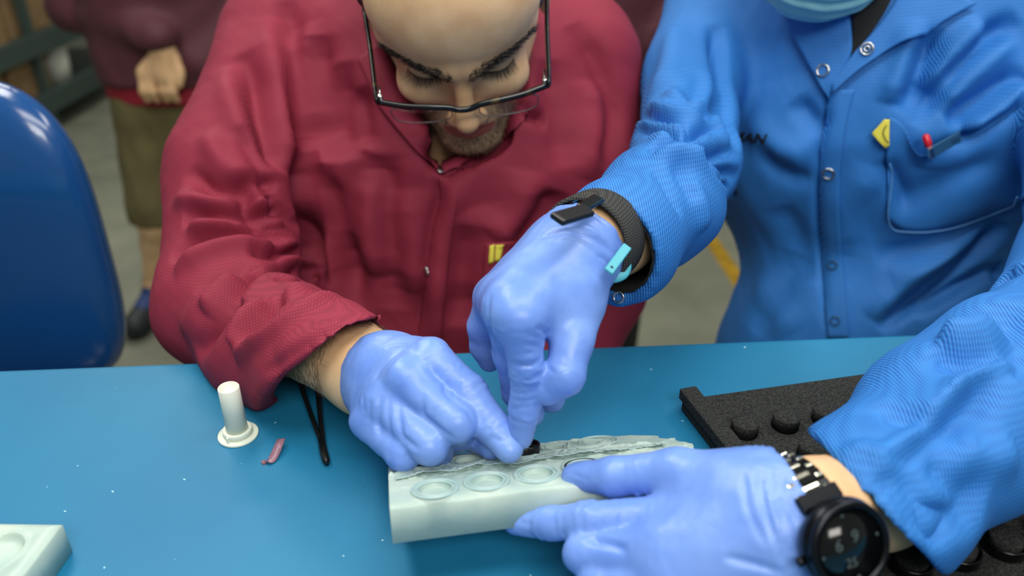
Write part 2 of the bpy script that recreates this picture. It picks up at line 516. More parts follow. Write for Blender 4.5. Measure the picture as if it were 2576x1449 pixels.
# yellow line painted on the floor
M['yellow_paint'] = material('yellow_floor_paint', (176, 140, 22), 0.6)
noise_mix(M['yellow_paint'], ((150, 118, 20), (190, 150, 26)), 14, 4)
def floor_pt(px, py):
    v = (py - 724.5) / FPX
    return P(px, py, CAM[2] / (SP + v * CP))
ya = floor_pt(1700, 470); yb = floor_pt(1920, 800)
dy = nrm(yb - ya); sd = np.array([-dy[1], dy[0], 0]) * 0.028
yl = prism('trim_1', [tuple((ya - sd - dy * 0.6)[:2]), tuple((yb - sd + dy * 0.5)[:2]), tuple((yb + sd + dy * 0.5)[:2]), tuple((ya + sd - dy * 0.6)[:2])], 0.0, 0.0015, M['yellow_paint'])
struct(yl)
# pale door frame far behind the blue coat
pf = floor_pt(1668, 300)
jamb = struct(box('trim_2', (0.83, 4.3, 1.2), (0.07, 0.12, 2.4), material('pale_frame_paint', (206, 206, 190), 0.6)))

# ------------------------------------------------------------------ the workbench
M['mat'] = material('teal_bench_mat', (30, 126, 168), 0.5, specular=0.4)
def mat_nodes():
    n, l, b = nodes_of(M['mat'])
    tc = n.new('ShaderNodeTexCoord')
    nz = n.new('ShaderNodeTexNoise'); nz.inputs['Scale'].default_value = 5; nz.inputs['Detail'].default_value = 6
    l.new(tc.outputs['Object'], nz.inputs['Vector'])
    cr = n.new('ShaderNodeValToRGB'); cr.color_ramp.elements[0].position = 0.3; cr.color_ramp.elements[1].position = 0.75
    cr.color_ramp.elements[0].color = (*lin((20, 108, 150)), 1); cr.color_ramp.elements[1].color = (*lin((30, 122, 162)), 1)
    l.new(nz.outputs['Fac'], cr.inputs['Fac'])
    # flecks of white dust
    vo = n.new('ShaderNodeTexVoronoi'); vo.voronoi_dimensions = '2D'; vo.inputs['Scale'].default_value = 34; vo.inputs['Randomness'].default_value = 1.0
    nd = n.new('ShaderNodeTexNoise'); nd.inputs['Scale'].default_value = 260
    mxv = n.new('ShaderNodeMix'); mxv.data_type = 'VECTOR'; mxv.inputs['Factor'].default_value = 0.004
    l.new(tc.outputs['Object'], mxv.inputs['A']); l.new(nd.outputs['Color'], mxv.inputs['B'])
    l.new(mxv.outputs['Result'], vo.inputs['Vector'])
    wn = n.new('ShaderNodeTexWhiteNoise'); wn.noise_dimensions = '3D'
    l.new(vo.outputs['Position'], wn.inputs['Vector'])
    sz = n.new('ShaderNodeMapRange'); sz.inputs['From Min'].default_value = 0.72; sz.inputs['From Max'].default_value = 1.0
    sz.inputs['To Min'].default_value = 0.0; sz.inputs['To Max'].default_value = 0.032
    l.new(wn.outputs['Value'], sz.inputs['Value'])
    lt = n.new('ShaderNodeMath'); lt.operation = 'LESS_THAN'
    l.new(vo.outputs['Distance'], lt.inputs[0]); l.new(sz.outputs['Result'], lt.inputs[1])
    mx = n.new('ShaderNodeMix'); mx.data_type = 'RGBA'; mx.inputs['B'].default_value = (*lin((150, 200, 214)), 1)
    l.new(lt.outputs[0], mx.inputs['Factor']); l.new(cr.outputs['Color'], mx.inputs['A'])
    l.new(mx.outputs['Result'], b.inputs['Base Color'])
    fb = n.new('ShaderNodeTexNoise'); fb.inputs['Scale'].default_value = 900
    l.new(tc.outputs['Object'], fb.inputs['Vector'])
    bp = n.new('ShaderNodeBump'); bp.inputs['Strength'].default_value = 0.12; bp.inputs['Distance'].default_value = 0.0006
    l.new(fb.outputs['Fac'], bp.inputs['Height']); l.new(bp.outputs['Normal'], b.inputs['Normal'])
mat_nodes()
M['bench_edge'] = material('bench_board', (70, 76, 78), 0.6)
M['steel'] = material('bench_steel', (120, 124, 124), 0.4, metallic=0.6)
bench = empty('workbench', (0, 0.2, 0), 'long workbench covered by a smooth teal rubber mat', 'workbench')
sl = 0.0706
def edge_y(x): return 0.5478 + sl * x
E0 = [(-1.5, edge_y(-1.5)), (1.5, edge_y(1.5)), (1.5, edge_y(1.5) - 0.95), (-1.5, edge_y(-1.5) - 0.95)]
top = prism('bench_top', [(x, y - 0.012 if i < 2 else y) for i, (x, y) in enumerate(E0)][::-1], TABLE_Z - 0.045, TABLE_Z - 0.006, M['bench_edge'], bench, 0.002)
o = prism('mat', E0[::-1], TABLE_Z - 0.016, TABLE_Z, M['mat'], bench)
bevel(o, 0.007, 4)
for x in (-1.4, 1.4):
    for dyy in (-0.10, -0.85):
        box('leg', (x, edge_y(x) + dyy, (TABLE_Z - 0.045) / 2), (0.05, 0.05, TABLE_Z - 0.045), M['steel'], bench, bev=0.003)

# ------------------------------------------------------------------ storage rack far left
M['rack'] = material('rack_steel', (62, 78, 74), 0.5)
M['board'] = material('cardboard', (150, 122, 84), 0.8); noise_mix(M['board'], ((138, 110, 74), (158, 130, 92)), 20, 3)
M['pale'] = material('pale_tub', (206, 208, 196), 0.5)
rx, ry0, ry1 = -2.40, 3.0, 5.2
rack = empty('storage_rack', (rx - 0.3, 4.4, 0), 'grey green steel storage rack standing along the floor at far left', 'rack')
for yy in (ry0, (ry0 + ry1) / 2, ry1):
    for xx in (rx - 0.02, rx - 0.58): box('upright', (xx, yy, 1.0), (0.04, 0.04, 2.0), M['rack'], rack)
for zz in (0.17, 0.46, 0.95):
    box('shelf_board', (rx - 0.3, (ry0 + ry1) / 2, zz), (0.6, ry1 - ry0, 0.03), M['rack'], rack)
    box('beam', (rx, (ry0 + ry1) / 2, zz - 0.02), (0.03, ry1 - ry0, 0.10), M['rack'], rack)
def carton(x, y, z, s, lab, col='board', tape=True):
    e = empty('cardboard_box', (x, y, z), lab, 'box', 'cartons on the storage rack')
    box('box_body', (x, y, z + s[2] / 2), s, M[col], e, bev=0.004)
    box('packing_tape', (x, y, z + s[2] + 0.0008), (s[0] + 0.002, 0.05, 0.0016), M['pale'], e)
    return e
carton(rx - 0.25, 3.66, 0.187, (0.40, 0.34, 0.22), 'brown carton on the lower rack shelf at the left frame edge')
carton(rx - 0.25, 4.06, 0.187, (0.40, 0.34, 0.18), 'small brown carton on the lower rack shelf beside a white tub')
carton(rx - 0.25, 3.72, 0.477, (0.42, 0.46, 0.34), 'large brown carton on the upper rack shelf in the left corner')
carton(rx - 0.27, 4.22, 0.477, (0.40, 0.40, 0.30), 'brown carton on the upper rack shelf behind two white tubs')
def tub(x, y, z, r, hh, lab):
    e = empty('storage_tub', (x, y, z), lab, 'tub', 'white tubs on the storage rack')
    lathe('tub_body', (x, y, z), (0, 0, 1), [(r * 0.9, 0), (r, hh * 0.95), (r * 0.94, hh * 0.95), (r * 0.9, hh * 0.9)], M['pale'], e, 20)
    lathe('lid', (x, y, z + hh * 0.95), (0, 0, 1), [(r * 1.05, 0), (r * 1.05, 0.02), (r * 0.9, 0.03)], M['pale'], e, 20)
tub(rx - 0.09, 4.38, 0.187, 0.075, 0.17, 'white lidded tub on the lower rack shelf')
tub(rx - 0.03, 4.50, 0.477, 0.06, 0.12, 'white tub on the upper rack shelf, the nearer one')
tub(rx - 0.07, 4.72, 0.477, 0.07, 0.20, 'taller white tub on the upper rack shelf, the farther one')
# ------------------------------------------------------------------ blue chair at the left
M['vinyl'] = material('blue_vinyl', (18, 74, 136), 0.22, specular=0.6, coat_weight=0.3)
noise_bump(M['vinyl'], 300, 0.05, 0.0005)
ch = P(0, 720, 0.98); chx, chy = ch[0] - 0.012, ch[1]
chair = empty('work_chair', (chx, chy, 0), 'glossy blue vinyl work chair pushed up to the bench', 'chair')
def chair_back(p):
    q = p - np.array([chx, chy, 0.898], np.float32)
    q = q * np.array([1, 1, 1], np.float32)
    a, b, c = np.abs(q[:, 0]) / 0.172, np.abs(q[:, 1] + 0.9 * q[:, 0] ** 2) / 0.060, np.abs(q[:, 2]) / 0.200
    r = (a ** 3.4 + c ** 3.4) ** (1 / 3.4)
    return ((r ** 2.1 + b ** 2.1) ** (1 / 2.1) - 1) * 0.050
V, Q = sdf_mesh(chair_back, (chx - 0.22, chy - 0.14, 0.66), (chx + 0.22, chy + 0.12, 1.14), 0.006, 3)
mesh('backrest', V, Q, M['vinyl'], chair)
def chair_seat(p):
    q = p - np.array([chx, chy - 0.25, 0.62], np.float32)
    a, b, c = np.abs(q[:, 0]) / 0.23, np.abs(q[:, 1]) / 0.22, np.abs(q[:, 2]) / 0.04
    return (((a ** 3 + b ** 3) ** (2.4 / 3) + c ** 2.4) ** (1 / 2.4) - 1) * 0.035
V, Q = sdf_mesh(chair_seat, (chx - 0.27, chy - 0.51, 0.56), (chx + 0.27, chy + 0.01, 0.68), 0.01, 2)
mesh('seat', V, Q, M['vinyl'], chair)
tube('back_bar', catmull([(chx, chy + 0.05, 0.92), (chx, chy + 0.07, 0.72), (chx, chy + 0.0, 0.58), (chx, chy - 0.2, 0.575)], 6), 0.014, M['black'], chair, 10)
tube('column', [(chx, chy - 0.25, 0.06), (chx, chy - 0.25, 0.62)], 0.025, M['gun'], chair, 16)
for k in range(5):
    a = 2 * math.pi * k / 5 + 0.3
    e = np.array([chx + 0.28 * math.cos(a), chy - 0.25 + 0.28 * math.sin(a), 0.05])
    tube('base_leg', [(chx, chy - 0.25, 0.085), e], [0.022, 0.014], M['black'], chair, 8)
    lathe('foot', e - np.array([0, 0, 0.05]), (0, 0, 1), [(0.02, 0), (0.022, 0.02), (0.012, 0.05)], M['black'], chair, 12)
# ------------------------------------------------------------------ things on the bench
TZ = TABLE_Z
# white plastic spool
sp = T(600, 1095)
spool = empty('spool', sp, 'white plastic tube standing upright on a round flange on the bench mat', 'spool')
lathe('flange', sp, (0, 0, 1), [(0.0136, 0.0), (0.0138, 0.0004), (0.0138, 0.0016), (0.0132, 0.002)], M['white_plastic'], spool, 40)
lathe('collar', sp, (0, 0, 1), [(0.0100, 0.0018), (0.0100, 0.0058), (0.0096, 0.0064), (0.0072, 0.0064), (0.0072, 0.0018)], M['white_plastic'], spool, 36, closed=False)
lathe('tube', sp, (0, 0, 1), [(0.0074, 0.0015), (0.0071, 0.041), (0.0067, 0.0415), (0.0062, 0.041), (0.0062, 0.037), (0.0001, 0.0366)], M['white_plastic'], spool, 36)
for a in (2.6, 4.4):
    c = sp + np.array([math.cos(a) * 0.0098, math.sin(a) * 0.0098, 0.0038])
    box('rib', c, (0.0046, 0.0016, 0.0050), M['white_plastic'], spool, ax=[[math.cos(a), math.sin(a), 0], [-math.sin(a), math.cos(a), 0], [0, 0, 1]], bev=0.0003)
# strip of tape
M['tape'] = material('pink_tape', (184, 140, 158), 0.2, transmission_weight=0.5, IOR=1.4)
ta = [T(708, 1104, 0.006), T(702, 1118, 0.006), T(692, 1142, 0.003), T(682, 1158, 0.0012), T(668, 1163, 0.0012), T(658, 1160, 0.0016)]
cl = catmull(ta, 6); Vt = []
for i, p in enumerate(cl):
    wv = 0.0029 * (1 if i < len(cl) * 0.72 else max(0.35, 1 - (i - len(cl) * 0.72) / (len(cl) * 0.3)))
    t = nrm(cl[min(i + 1, len(cl) - 1)] - cl[max(i - 1, 0)])
    sdv = nrm(np.array([1.0, 0.25, 0.1]) - t * (np.array([1.0, 0.25, 0.1]) @ t))
    Vt += [p - sdv * wv, p + sdv * wv]
Vt = np.array(Vt); Ft = [(2 * i, 2 * i + 1, 2 * i + 3, 2 * i + 2) for i in range(len(cl) - 1)]
o = mesh('tape_strip', Vt, Ft, M['tape']); s = o.modifiers.new('thick', 'SOLIDIFY'); s.thickness = 0.0003
tag(o, 'short curled strip of pinkish translucent tape beside the white spool', 'tape')
# tweezers, closed end towards the camera
tw = empty('tweezers', T(808, 1100), 'black plastic tweezers lying half under the maroon sleeve', 'tweezers')
j = T(821, 1158, 0.003)
La = catmull([T(752, 950, 0.006), T(762, 985, 0.006), T(785, 1050, 0.005), T(806, 1108, 0.004), j], 6)
Lb = catmull([T(796, 950, 0.006), T(799, 985, 0.006), T(806, 1050, 0.005), T(813, 1108, 0.004), j], 6)
for L, ww in ((La, 0.0017), (Lb, 0.0017)):
    tube('arm', L, np.linspace(0.0019, 0.0016, len(L)), M['black'], tw, 8, wid=np.linspace(0.0026, 0.0018, len(L)), up=(1, 0, 0))
tube('joint', [T(809, 1108, 0.0042), T(815, 1140, 0.0040), T(821, 1160, 0.0036), T(822, 1166, 0.003)], [0.0026, 0.0028, 0.0026, 0.0016], M['black'], tw, 10, wid=[0.003] * 4, up=(1, 0, 0))

# ------------------------------------------------------------------ foam tray with pegs
av = np.array([0.0298, 0.0066]); bv = np.array([0.0080, -0.0306])
p00 = np.array([0.1588, 0.4279])
tray = empty('foam_tray', (0.27, 0.37, TZ), 'black foam tray with rows of round pegs lying on the right of the bench', 'tray')
TB = 0.010
A0 = T(1716, 1004, TB)[:2]; A1 = T(1832, 1152, TB)[:2]
bdir = nrm(A1 - A0); adir = nrm(av)
left_far = A0; left_near = A0 + bdir * 0.30
prism('tray_base', [tuple(left_far), tuple(left_near), tuple(left_near + adir * 0.40), tuple(A0 + adir * 0.40)], TZ + 0.0004, TZ + TB, M['foam'], tray, 0.001)
s2 = np.array([-bdir[1], bdir[0]]); s2 = s2 if s2 @ adir > 0 else -s2
q0 = A0 - bdir * 0.002 - s2 * 0.002
prism('tray_border', [tuple(q0), tuple(q0 + bdir * 0.30), tuple(q0 + bdir * 0.30 + s2 * 0.013), tuple(q0 + s2 * 0.013)], TZ + TB, TZ + TB + 0.0085, M['foam'], tray, 0.0008)
pegm = None; pegs = {}
for i in range(-3, 9):
    for jj in range(0, 7):
        c = p00 + av * i + bv * jj
        rel = c - A0
        off = rel @ s2
        if off < 0.020 or rel @ bdir > 0.285 or c[0] > 0.46: continue
        loc = np.array([c[0], c[1], TZ + TB + 0.004])
        if pegm is None:
            pegm = lathe('peg', loc, (0, 0, 1), [(0.0092, -0.004), (0.0092, 0.0050), (0.0088, 0.0056), (0.0001, 0.0058)], M['foam'], tray, 28)
            pegm_off = WLOC[pegm.name] - loc
        else: clone(pegm, tray, loc + pegm_off)
        pegs[(i, jj)] = loc
# black rings slipped over the near pegs
M['ring'] = material('black_ring', (14, 15, 16), 0.2, specular=0.6, metallic=0.3)
ring_prof = [(0.0118, 0), (0.0121, 0.0006), (0.0121, 0.0062), (0.0118, 0.0068), (0.0108, 0.0068), (0.0105, 0.0064), (0.0105, 0.0004), (0.0108, 0)]
def make_ring(c, n, label, group=None, tab=True, sc_=1.0):
    e = empty('lens_ring', c, label, 'ring', group)
    lathe('ring_body', c, n, [(r * sc_, z * sc_) for r, z in ring_prof], M['ring'], e, 40, closed=False)
    x, y, n = frame_of(n)
    if tab: 
        a = 2.5; dr = x * math.cos(a) + y * math.sin(a)
        V_, F_ = box_vf(np.asarray(c) + dr * 0.0098 * sc_ + n * 0.0052 * sc_, (0.003, 0.0016, 0.0012), [dr, np.cross(n, dr), n])
        mesh('notch_tab', V_, F_, M['chrome'], e, smooth=False)
    return e
ring_spots = [(2, 4, 'black ring on the tray peg just right of the blue cuff corner, fully in view'), (3, 4, 'black ring on a tray peg cut by the right frame edge at the bottom'),
        (1, 4, 'black ring on the tray peg half hidden below the blue cuff corner'), (3, 3, 'black ring on the tray peg under the lower edge of the blue sleeve'),
        (4, 3, 'black ring at the right frame edge just below the blue sleeve')]
for i, jj, lab in ring_spots:
    c = p00 + av * i + bv * jj
    make_ring(np.array([c[0], c[1], TZ + TB + 0.0005]), (0, 0, 1), lab, 'rings on the foam tray')
# small dark clip beyond the tray
cp = T(2277, 918, 0.004)
box('metal_clip', cp, (0.014, 0.006, 0.007), M['gun'], bev=0.001)
tag(bpy.data.objects['metal_clip'], 'small dark clip on the mat behind the foam tray', 'clip')

# ------------------------------------------------------------------ silicone moulds
M['silicone'] = material('pale_silicone', (206, 226, 214), 0.34, subsurface_weight=0.35, transmission_weight=0.32, IOR=1.41)
M['silicone'].node_tree.nodes['Principled BSDF'].inputs['Subsurface Radius'].default_value = (0.012, 0.014, 0.012)
def sil_nodes():
    n, l, b = nodes_of(M['silicone'])
    tc = n.new('ShaderNodeTexCoord'); nz = n.new('ShaderNodeTexNoise'); nz.inputs['Scale'].default_value = 26; nz.inputs['Detail'].default_value = 5
    cr = n.new('ShaderNodeValToRGB'); cr.color_ramp.elements[0].position = 0.3; cr.color_ramp.elements[1].position = 0.7
    cr.color_ramp.elements[0].color = (*lin((178, 207, 203)), 1); cr.color_ramp.elements[1].color = (*lin((220, 238, 226)), 1)
    l.new(tc.outputs['Object'], nz.inputs['Vector']); l.new(nz.outputs['Fac'], cr.inputs['Fac']); l.new(cr.outputs['Color'], b.inputs['Base Color'])
    n2 = n.new('ShaderNodeTexNoise'); n2.inputs['Scale'].default_value = 120; n2.inputs['Detail'].default_value = 5
    l.new(tc.outputs['Object'], n2.inputs['Vector'])
    bp = n.new('ShaderNodeBump'); bp.inputs['Strength'].default_value = 0.25; bp.inputs['Distance'].default_value = 0.0012
    l.new(n2.outputs['Fac'], bp.inputs['Height']); l.new(bp.outputs['Normal'], b.inputs['Normal'])
sil_nodes()
class Slab:
    """a bent silicone slab: u along it, v from the front edge to the back, bent along a line at v = vr"""
    def __init__(s, LB, xdir, L, lf, lb, sf, sb, th):
        s.LB = np.asarray(LB, float); s.x = nrm(xdir); s.yb = nrm(np.cross([0, 0, 1.0], s.x)); s.L = L; s.lf, s.lb, s.sf, s.sb, s.th = lf, lb, math.radians(sf), math.radians(sb), th
        z = np.array([0, 0, 1.0])
        s.db = s.yb * math.cos(s.sb) - z * math.sin(s.sb); s.nb = s.yb * math.sin(s.sb) + z * math.cos(s.sb)
        s.df = s.yb * math.cos(s.sf) - z * math.sin(s.sf); s.nf = s.yb * math.sin(s.sf) + z * math.cos(s.sf)
        s.R = s.LB - s.db * lb; s.Fr = s.R - s.df * lf
    def at(s, u, v, h=0.0):
        t = np.clip((v - s.lf) / 0.016 + 0.5, 0, 1); t = t * t * (3 - 2 * t)
        p = (s.Fr + s.df * v) if v < s.lf else (s.R + s.db * (v - s.lf))
        n = nrm(s.nf * (1 - t) + s.nb * t)
        return p + s.x * u + n * h
    def locate(s, px, py):
        """slab coordinates of the surface point behind a pixel"""
        d = nrm(P(px, py, 1) - CAM)
        for o_, dv, n, v0, a, b in ((s.Fr, s.df, s.nf, 0, -0.01, s.lf + 0.001), (s.R, s.db, s.nb, s.lf, -0.001, s.lb + 0.02)):
            t = ((o_ - CAM) @ n) / (d @ n); q = CAM + d * t - o_
            if a <= q @ dv <= b: return q @ s.x, v0 + q @ dv
        return q @ s.x, v0 + q @ dv
def slab_mesh(S, hfun, name, parent, NU=300, NV=130, ends=None):
    W = S.lf + S.lb
    us = np.linspace(0, S.L, NU); vs = np.linspace(0, W, NV)
    U, Vv = np.meshgrid(us, vs, indexing='ij')
    H = hfun(U, Vv)
    if ends is not None:
        U = U * (ends(Vv) / S.L)
    top = np.array([S.at(U[i, jx], Vv[i, jx], H[i, jx]) for i in range(NU) for jx in range(NV)])
    bot = np.array([S.at(U[i, jx], Vv[i, jx], -S.th) for i in range(NU) for jx in range(NV)])
    V = np.vstack([top, bot]); k = NU * NV
    g = grid_faces(NU, NV)
    Fc = [tuple(q[::-1]) for q in g] + [tuple(q + k) for q in g]
    rim = [jx for jx in range(NV)] + [i * NV + NV - 1 for i in range(1, NU)] + [(NU - 1) * NV + jx for jx in range(NV - 2, -1, -1)] + [i * NV for i in range(NU - 2, 0, -1)]
    for i in range(len(rim)):
        a, b = rim[i], rim[(i + 1) % len(rim)]
        Fc.append((a, b, b + k, a + k))
    o = mesh(name, V, Fc, M['silicone'], parent)
    bm = bmesh.new(); bm.from_mesh(o.data); bmesh.ops.recalc_face_normals(bm, faces=bm.faces); bm.to_mesh(o.data); bm.free()
    return o
FILM = M['film'] = material('torn_silicone', (200, 222, 216), 0.3, subsurface_weight=0.3, transmission_weight=0.25)
LB = T(977, 1163, 0.025); RB = T(1640, 1086, 0.025)
S = Slab(LB, (RB - LB) * np.array([1, 1, 0]), 0.182, 0.040, 0.035, 20, 27, 0.0215)
mould = empty('silicone_mould', LB, 'long translucent white silicone mould held over the bench by gloved hands', 'mould')
back_c = [S.locate(*q) for q in ((1072, 1171), (1185, 1160), (1316, 1142), (1410, 1126), (1502, 1110))]
front_c = [S.locate(*q) for q in ((1095, 1238), (1224, 1214), (1350, 1196), (1470, 1178))]
back_c = [(u, min(max(v, S.lf + 0.013), S.lf + 0.024)) for u, v in back_c]
front_c = [(u, min(max(v, 0.013), 0.024)) for u, v in front_c]
rsx = np.random.RandomState(5)
def hfun(U, Vv):
    h = np.zeros_like(U)
    for (cu, cv) in back_c + front_c:
        r = np.hypot(U - cu, Vv - cv)
        front = cv < S.lf
        h += 0.0016 * np.exp(-((r - 0.0122) / 0.0009) ** 2)            # raised lip
        h += 0.0012 * np.exp(-((r - 0.0098) / 0.0008) ** 2)
        h -= 0.0026 / (1 + np.exp((r - 0.0090) / 0.0003)) * (0.8 if front else 1.0)
    pf = np.stack([U.ravel(), Vv.ravel(), 0 * U.ravel()], 1)
    nz = vnoise(pf, 90, 3).reshape(U.shape); nz2 = vnoise(pf, 240, 4).reshape(U.shape); nz3 = vnoise(pf, 30, 8).reshape(U.shape)
    ln = S.lf + 0.0035 * nz3 + 0.003
    rdg = np.exp(-((Vv - ln) / 0.0030) ** 2)
    h += rdg * (0.0014 + 0.0009 * np.clip(nz, -0.5, 1) + 0.0003 * nz2)   # torn membrane along the bend
    clear = np.ones_like(U)
    for (cu, cv) in back_c + front_c: clear *= 1 / (1 + np.exp(-(np.hypot(U - cu, Vv - cv) - 0.0145) / 0.0006))
    band = np.exp(-((Vv - S.lf + 0.004) / 0.011) ** 2)
    h += clear * band * (0.0006 * np.abs(nz) + 0.00025 * nz2)
    h += 0.0006 * nz3 * clear
    # round the long front edge
    h -= 0.0022 * np.exp(-Vv / 0.0016)
    return h
def ends(Vv): return S.L - 0.012 + 0.012 * np.clip((S.lf + 0.02 - Vv) / 0.03, 0, 1) + 0.0015 * np.sin(Vv * 420) - 0.016 * np.clip((Vv - 0.062) / 0.014, 0, 1) ** 2
slab_o = slab_mesh(S, hfun, 'slab', mould, ends=ends)
for k, (cu_, cv_) in enumerate(back_c + front_c):
    n_ = S.nf if cv_ < S.lf else S.nb
    for R_, r_ in ((.0124, .0008 if cv_ < S.lf else .0005), (.0099, .0007 if cv_ < S.lf else .0004)):
        prof_ = [(R_ + r_ * math.cos(t), r_ * math.sin(t)) for t in np.linspace(0, 2 * math.pi, 8, endpoint=False)]
        lathe('cavity_lip', S.at(cu_, cv_, .0010), n_, prof_, FILM, mould, 40, closed=False)
# the torn membrane that stands up ragged along the bend
nn_ = 260; us_ = np.linspace(0.004, 0.166, nn_); uu3 = np.stack([us_, 0 * us_, 0 * us_], 1)
hh_ = 0.0006 + 0.0030 * np.clip(vnoise(uu3, 60, 21) + 0.25, 0, 1.2) + 0.0008 * vnoise(uu3, 230, 22)
vv_ = S.lf + 0.0030 * vnoise(uu3, 22, 23) - 0.0005
Vs = []; rows_ = 5
for i in range(nn_):
    for r_ in range(rows_):
        t = r_ / (rows_ - 1)
        Vs.append(S.at(us_[i], vv_[i] - 0.0030 * t - 0.9 * max(hh_[i], 0) * t * t, 0.0012 + max(hh_[i], 0.0002) * t * (1.25 - 0.45 * t)))
o = mesh('torn_film', np.array(Vs), grid_faces(nn_, rows_), M['film'], mould); s = o.modifiers.new('thick', 'SOLIDIFY'); s.thickness = 0.0005
# rings still seated in the mould and the one being pushed out
nb = S.nb
make_ring(S.at(back_c[0][0], back_c[0][1], -0.0052), nb, 'black ring seated in the mould below the red-sleeved fist', 'rings in the silicone mould', False, 0.98)
make_ring(S.at(front_c[3][0], front_c[3][1], -0.0050), S.nf, 'black ring seated in the mould beside the gloved thumb', 'rings in the silicone mould', False, 0.98)
rc = S.at(back_c[2][0], back_c[2][1] + 0.001, 0.0004)
make_ring(rc, nrm(nb + np.array([0.05, 0, 0.25])), 'black ring lifted out of the mould between two gloved fingertips', 'rings in the silicone mould', False, 0.9)
RING_OUT = rc
# second mould at the left bottom
a = T(158, 1318, 0.022); b = T(-220, 1313, 0.022)
S2 = Slab(b + np.array([0, 0, 0.0]), (a - b) * np.array([1, 1, 0]), np.linalg.norm((a - b)[:2]), 0.05, 0.045, 0.0, 0.0, 0.0215)
mould2 = empty('silicone_mould', (a[0] - 0.05, a[1] - 0.03, TZ), 'second pale silicone mould lying flat, cut off by the left frame corner', 'mould')
cc2 = [S2.locate(6, 1388), (S2.L - 0.085, S2.lf + 0.020), (S2.L - 0.060, 0.022), (S2.L - 0.090, 0.022)]
def hfun2(U, Vv):
    h = np.zeros_like(U)
    for (cu, cv) in cc2:
        r = np.hypot(U - cu, Vv - cv)
        h += 0.0014 * np.exp(-((r - 0.0122) / 0.0010) ** 2) - 0.0030 / (1 + np.exp((r - 0.0105) / 0.0004))
    e = np.minimum(np.minimum(S2.L - U, Vv), S2.lf + S2.lb - Vv)
    return h + 0.0018 * np.exp(-((e - 0.006) / 0.006) ** 2) - 0.0015 * np.exp(-e / 0.0012)
slab_mesh(S2, hfun2, 'slab', mould2, 160, 100, ends=lambda v: S2.L - 0.004 * np.abs(v - 0.09) / 0.09 - 0.014 * np.clip((0.06 - v) / 0.06, 0, 1))
# ------------------------------------------------------------------ heads
def head_axes(pitch, yaw=0.0, roll=0.0):
    p, y, r = [math.radians(v) for v in (pitch, yaw, roll)]
    X = np.array([1.0, 0, 0]); Y = np.array([0, -math.sin(p), math.cos(p)]); Z = np.array([0, -math.cos(p), -math.sin(p)])
    X, Z = X * math.cos(y) - Z * math.sin(y), Z * math.cos(y) + X * math.sin(y)
    X, Y = X * math.cos(r) + Y * math.sin(r), Y * math.cos(r) - X * math.sin(r)
    return np.array([X, Y, Z])
def head_sdf(p, O, A):
    return near(p, to_world(O, A, (0, 0, -75)), .150, lambda q: head_near(q, O, A))
def head_near(p, O, A):
    """adult head; origin between the eyes, x to the picture's right, y up the head, z out of the face (millimetres inside)"""
    q = ((p - O.astype(np.float32)) @ A.T.astype(np.float32)) * np.float32(1000)
    far = np.sqrt((q * q).sum(1)) > 330
    m = q.copy(); m[:, 0] = np.abs(m[:, 0])
    d = ellip(q, (0, 34, -88), (76, 84, 97))
    d = smin(d, ellip(q, (0, 46, -40), (66, 50, 46)), 22)
    d = smin(d, ellip(q, (0, -34, -56), (55, 70, 54)), 24)
    d = smin(d, rcone(m, (54, -50, -84), (15, -99, -15), 16, 15), 22)
    d = smin(d, ellip(q, (0, -100, -9), (22, 16, 18)), 16)
    d = smin(d, ellip(m, (36, -31, -22), (22, 18, 20)), 16)
    d = smin(d, rcone(m, (6, 9, 2), (56, 20, -30), 10, 8.5), 11)
    d = smax(d, -ellip(m, (30, -6, 3), (17, 10, 13)), 8)
    d = smin(d, ellip(m, (30, -7, -20), (14.5, 12.5, 13.5)), 3)
    d = smin(d, ellip(q, (0, -71, -14), (29, 22, 20)), 14)
    d = smin(d, rcone(q, (0, 6, -1), (0, -34, 15), 6.5, 8.5), 9)
    d = smin(d, ellip(q, (0, -40, 19), (11.0, 11, 11)), 6)
    d = smin(d, ellip(m, (11, -45, 10), (7.5, 7.5, 9)), 5)
    d = smax(d, -ellip(m, (6, -53, 14), (3.5, 4, 5)), 2.5)
    d = smin(d, rcone(m, (0, -66, 6), (22, -72, -5), 4.6, 2.4), 4)
    d = smin(d, rcone(m, (0, -77, 5), (19, -74, -4), 5.4, 2.6), 4)
    d = smax(d, -rcone(m, (0, -71.6, 11), (23, -73, -1), 1.3, 0.8), 1.5)
    e = ellip(m, (79, -8, -98), (7, 32, 19))
    e = smax(e, -ellip(m, (87, -6, -96), (7, 22, 11)), 4)
    d = smin(d, e, 6)
    return d / np.float32(1000)
def to_world(O, A, v): return O + A.T @ (np.asarray(v, float) / 1000.0)

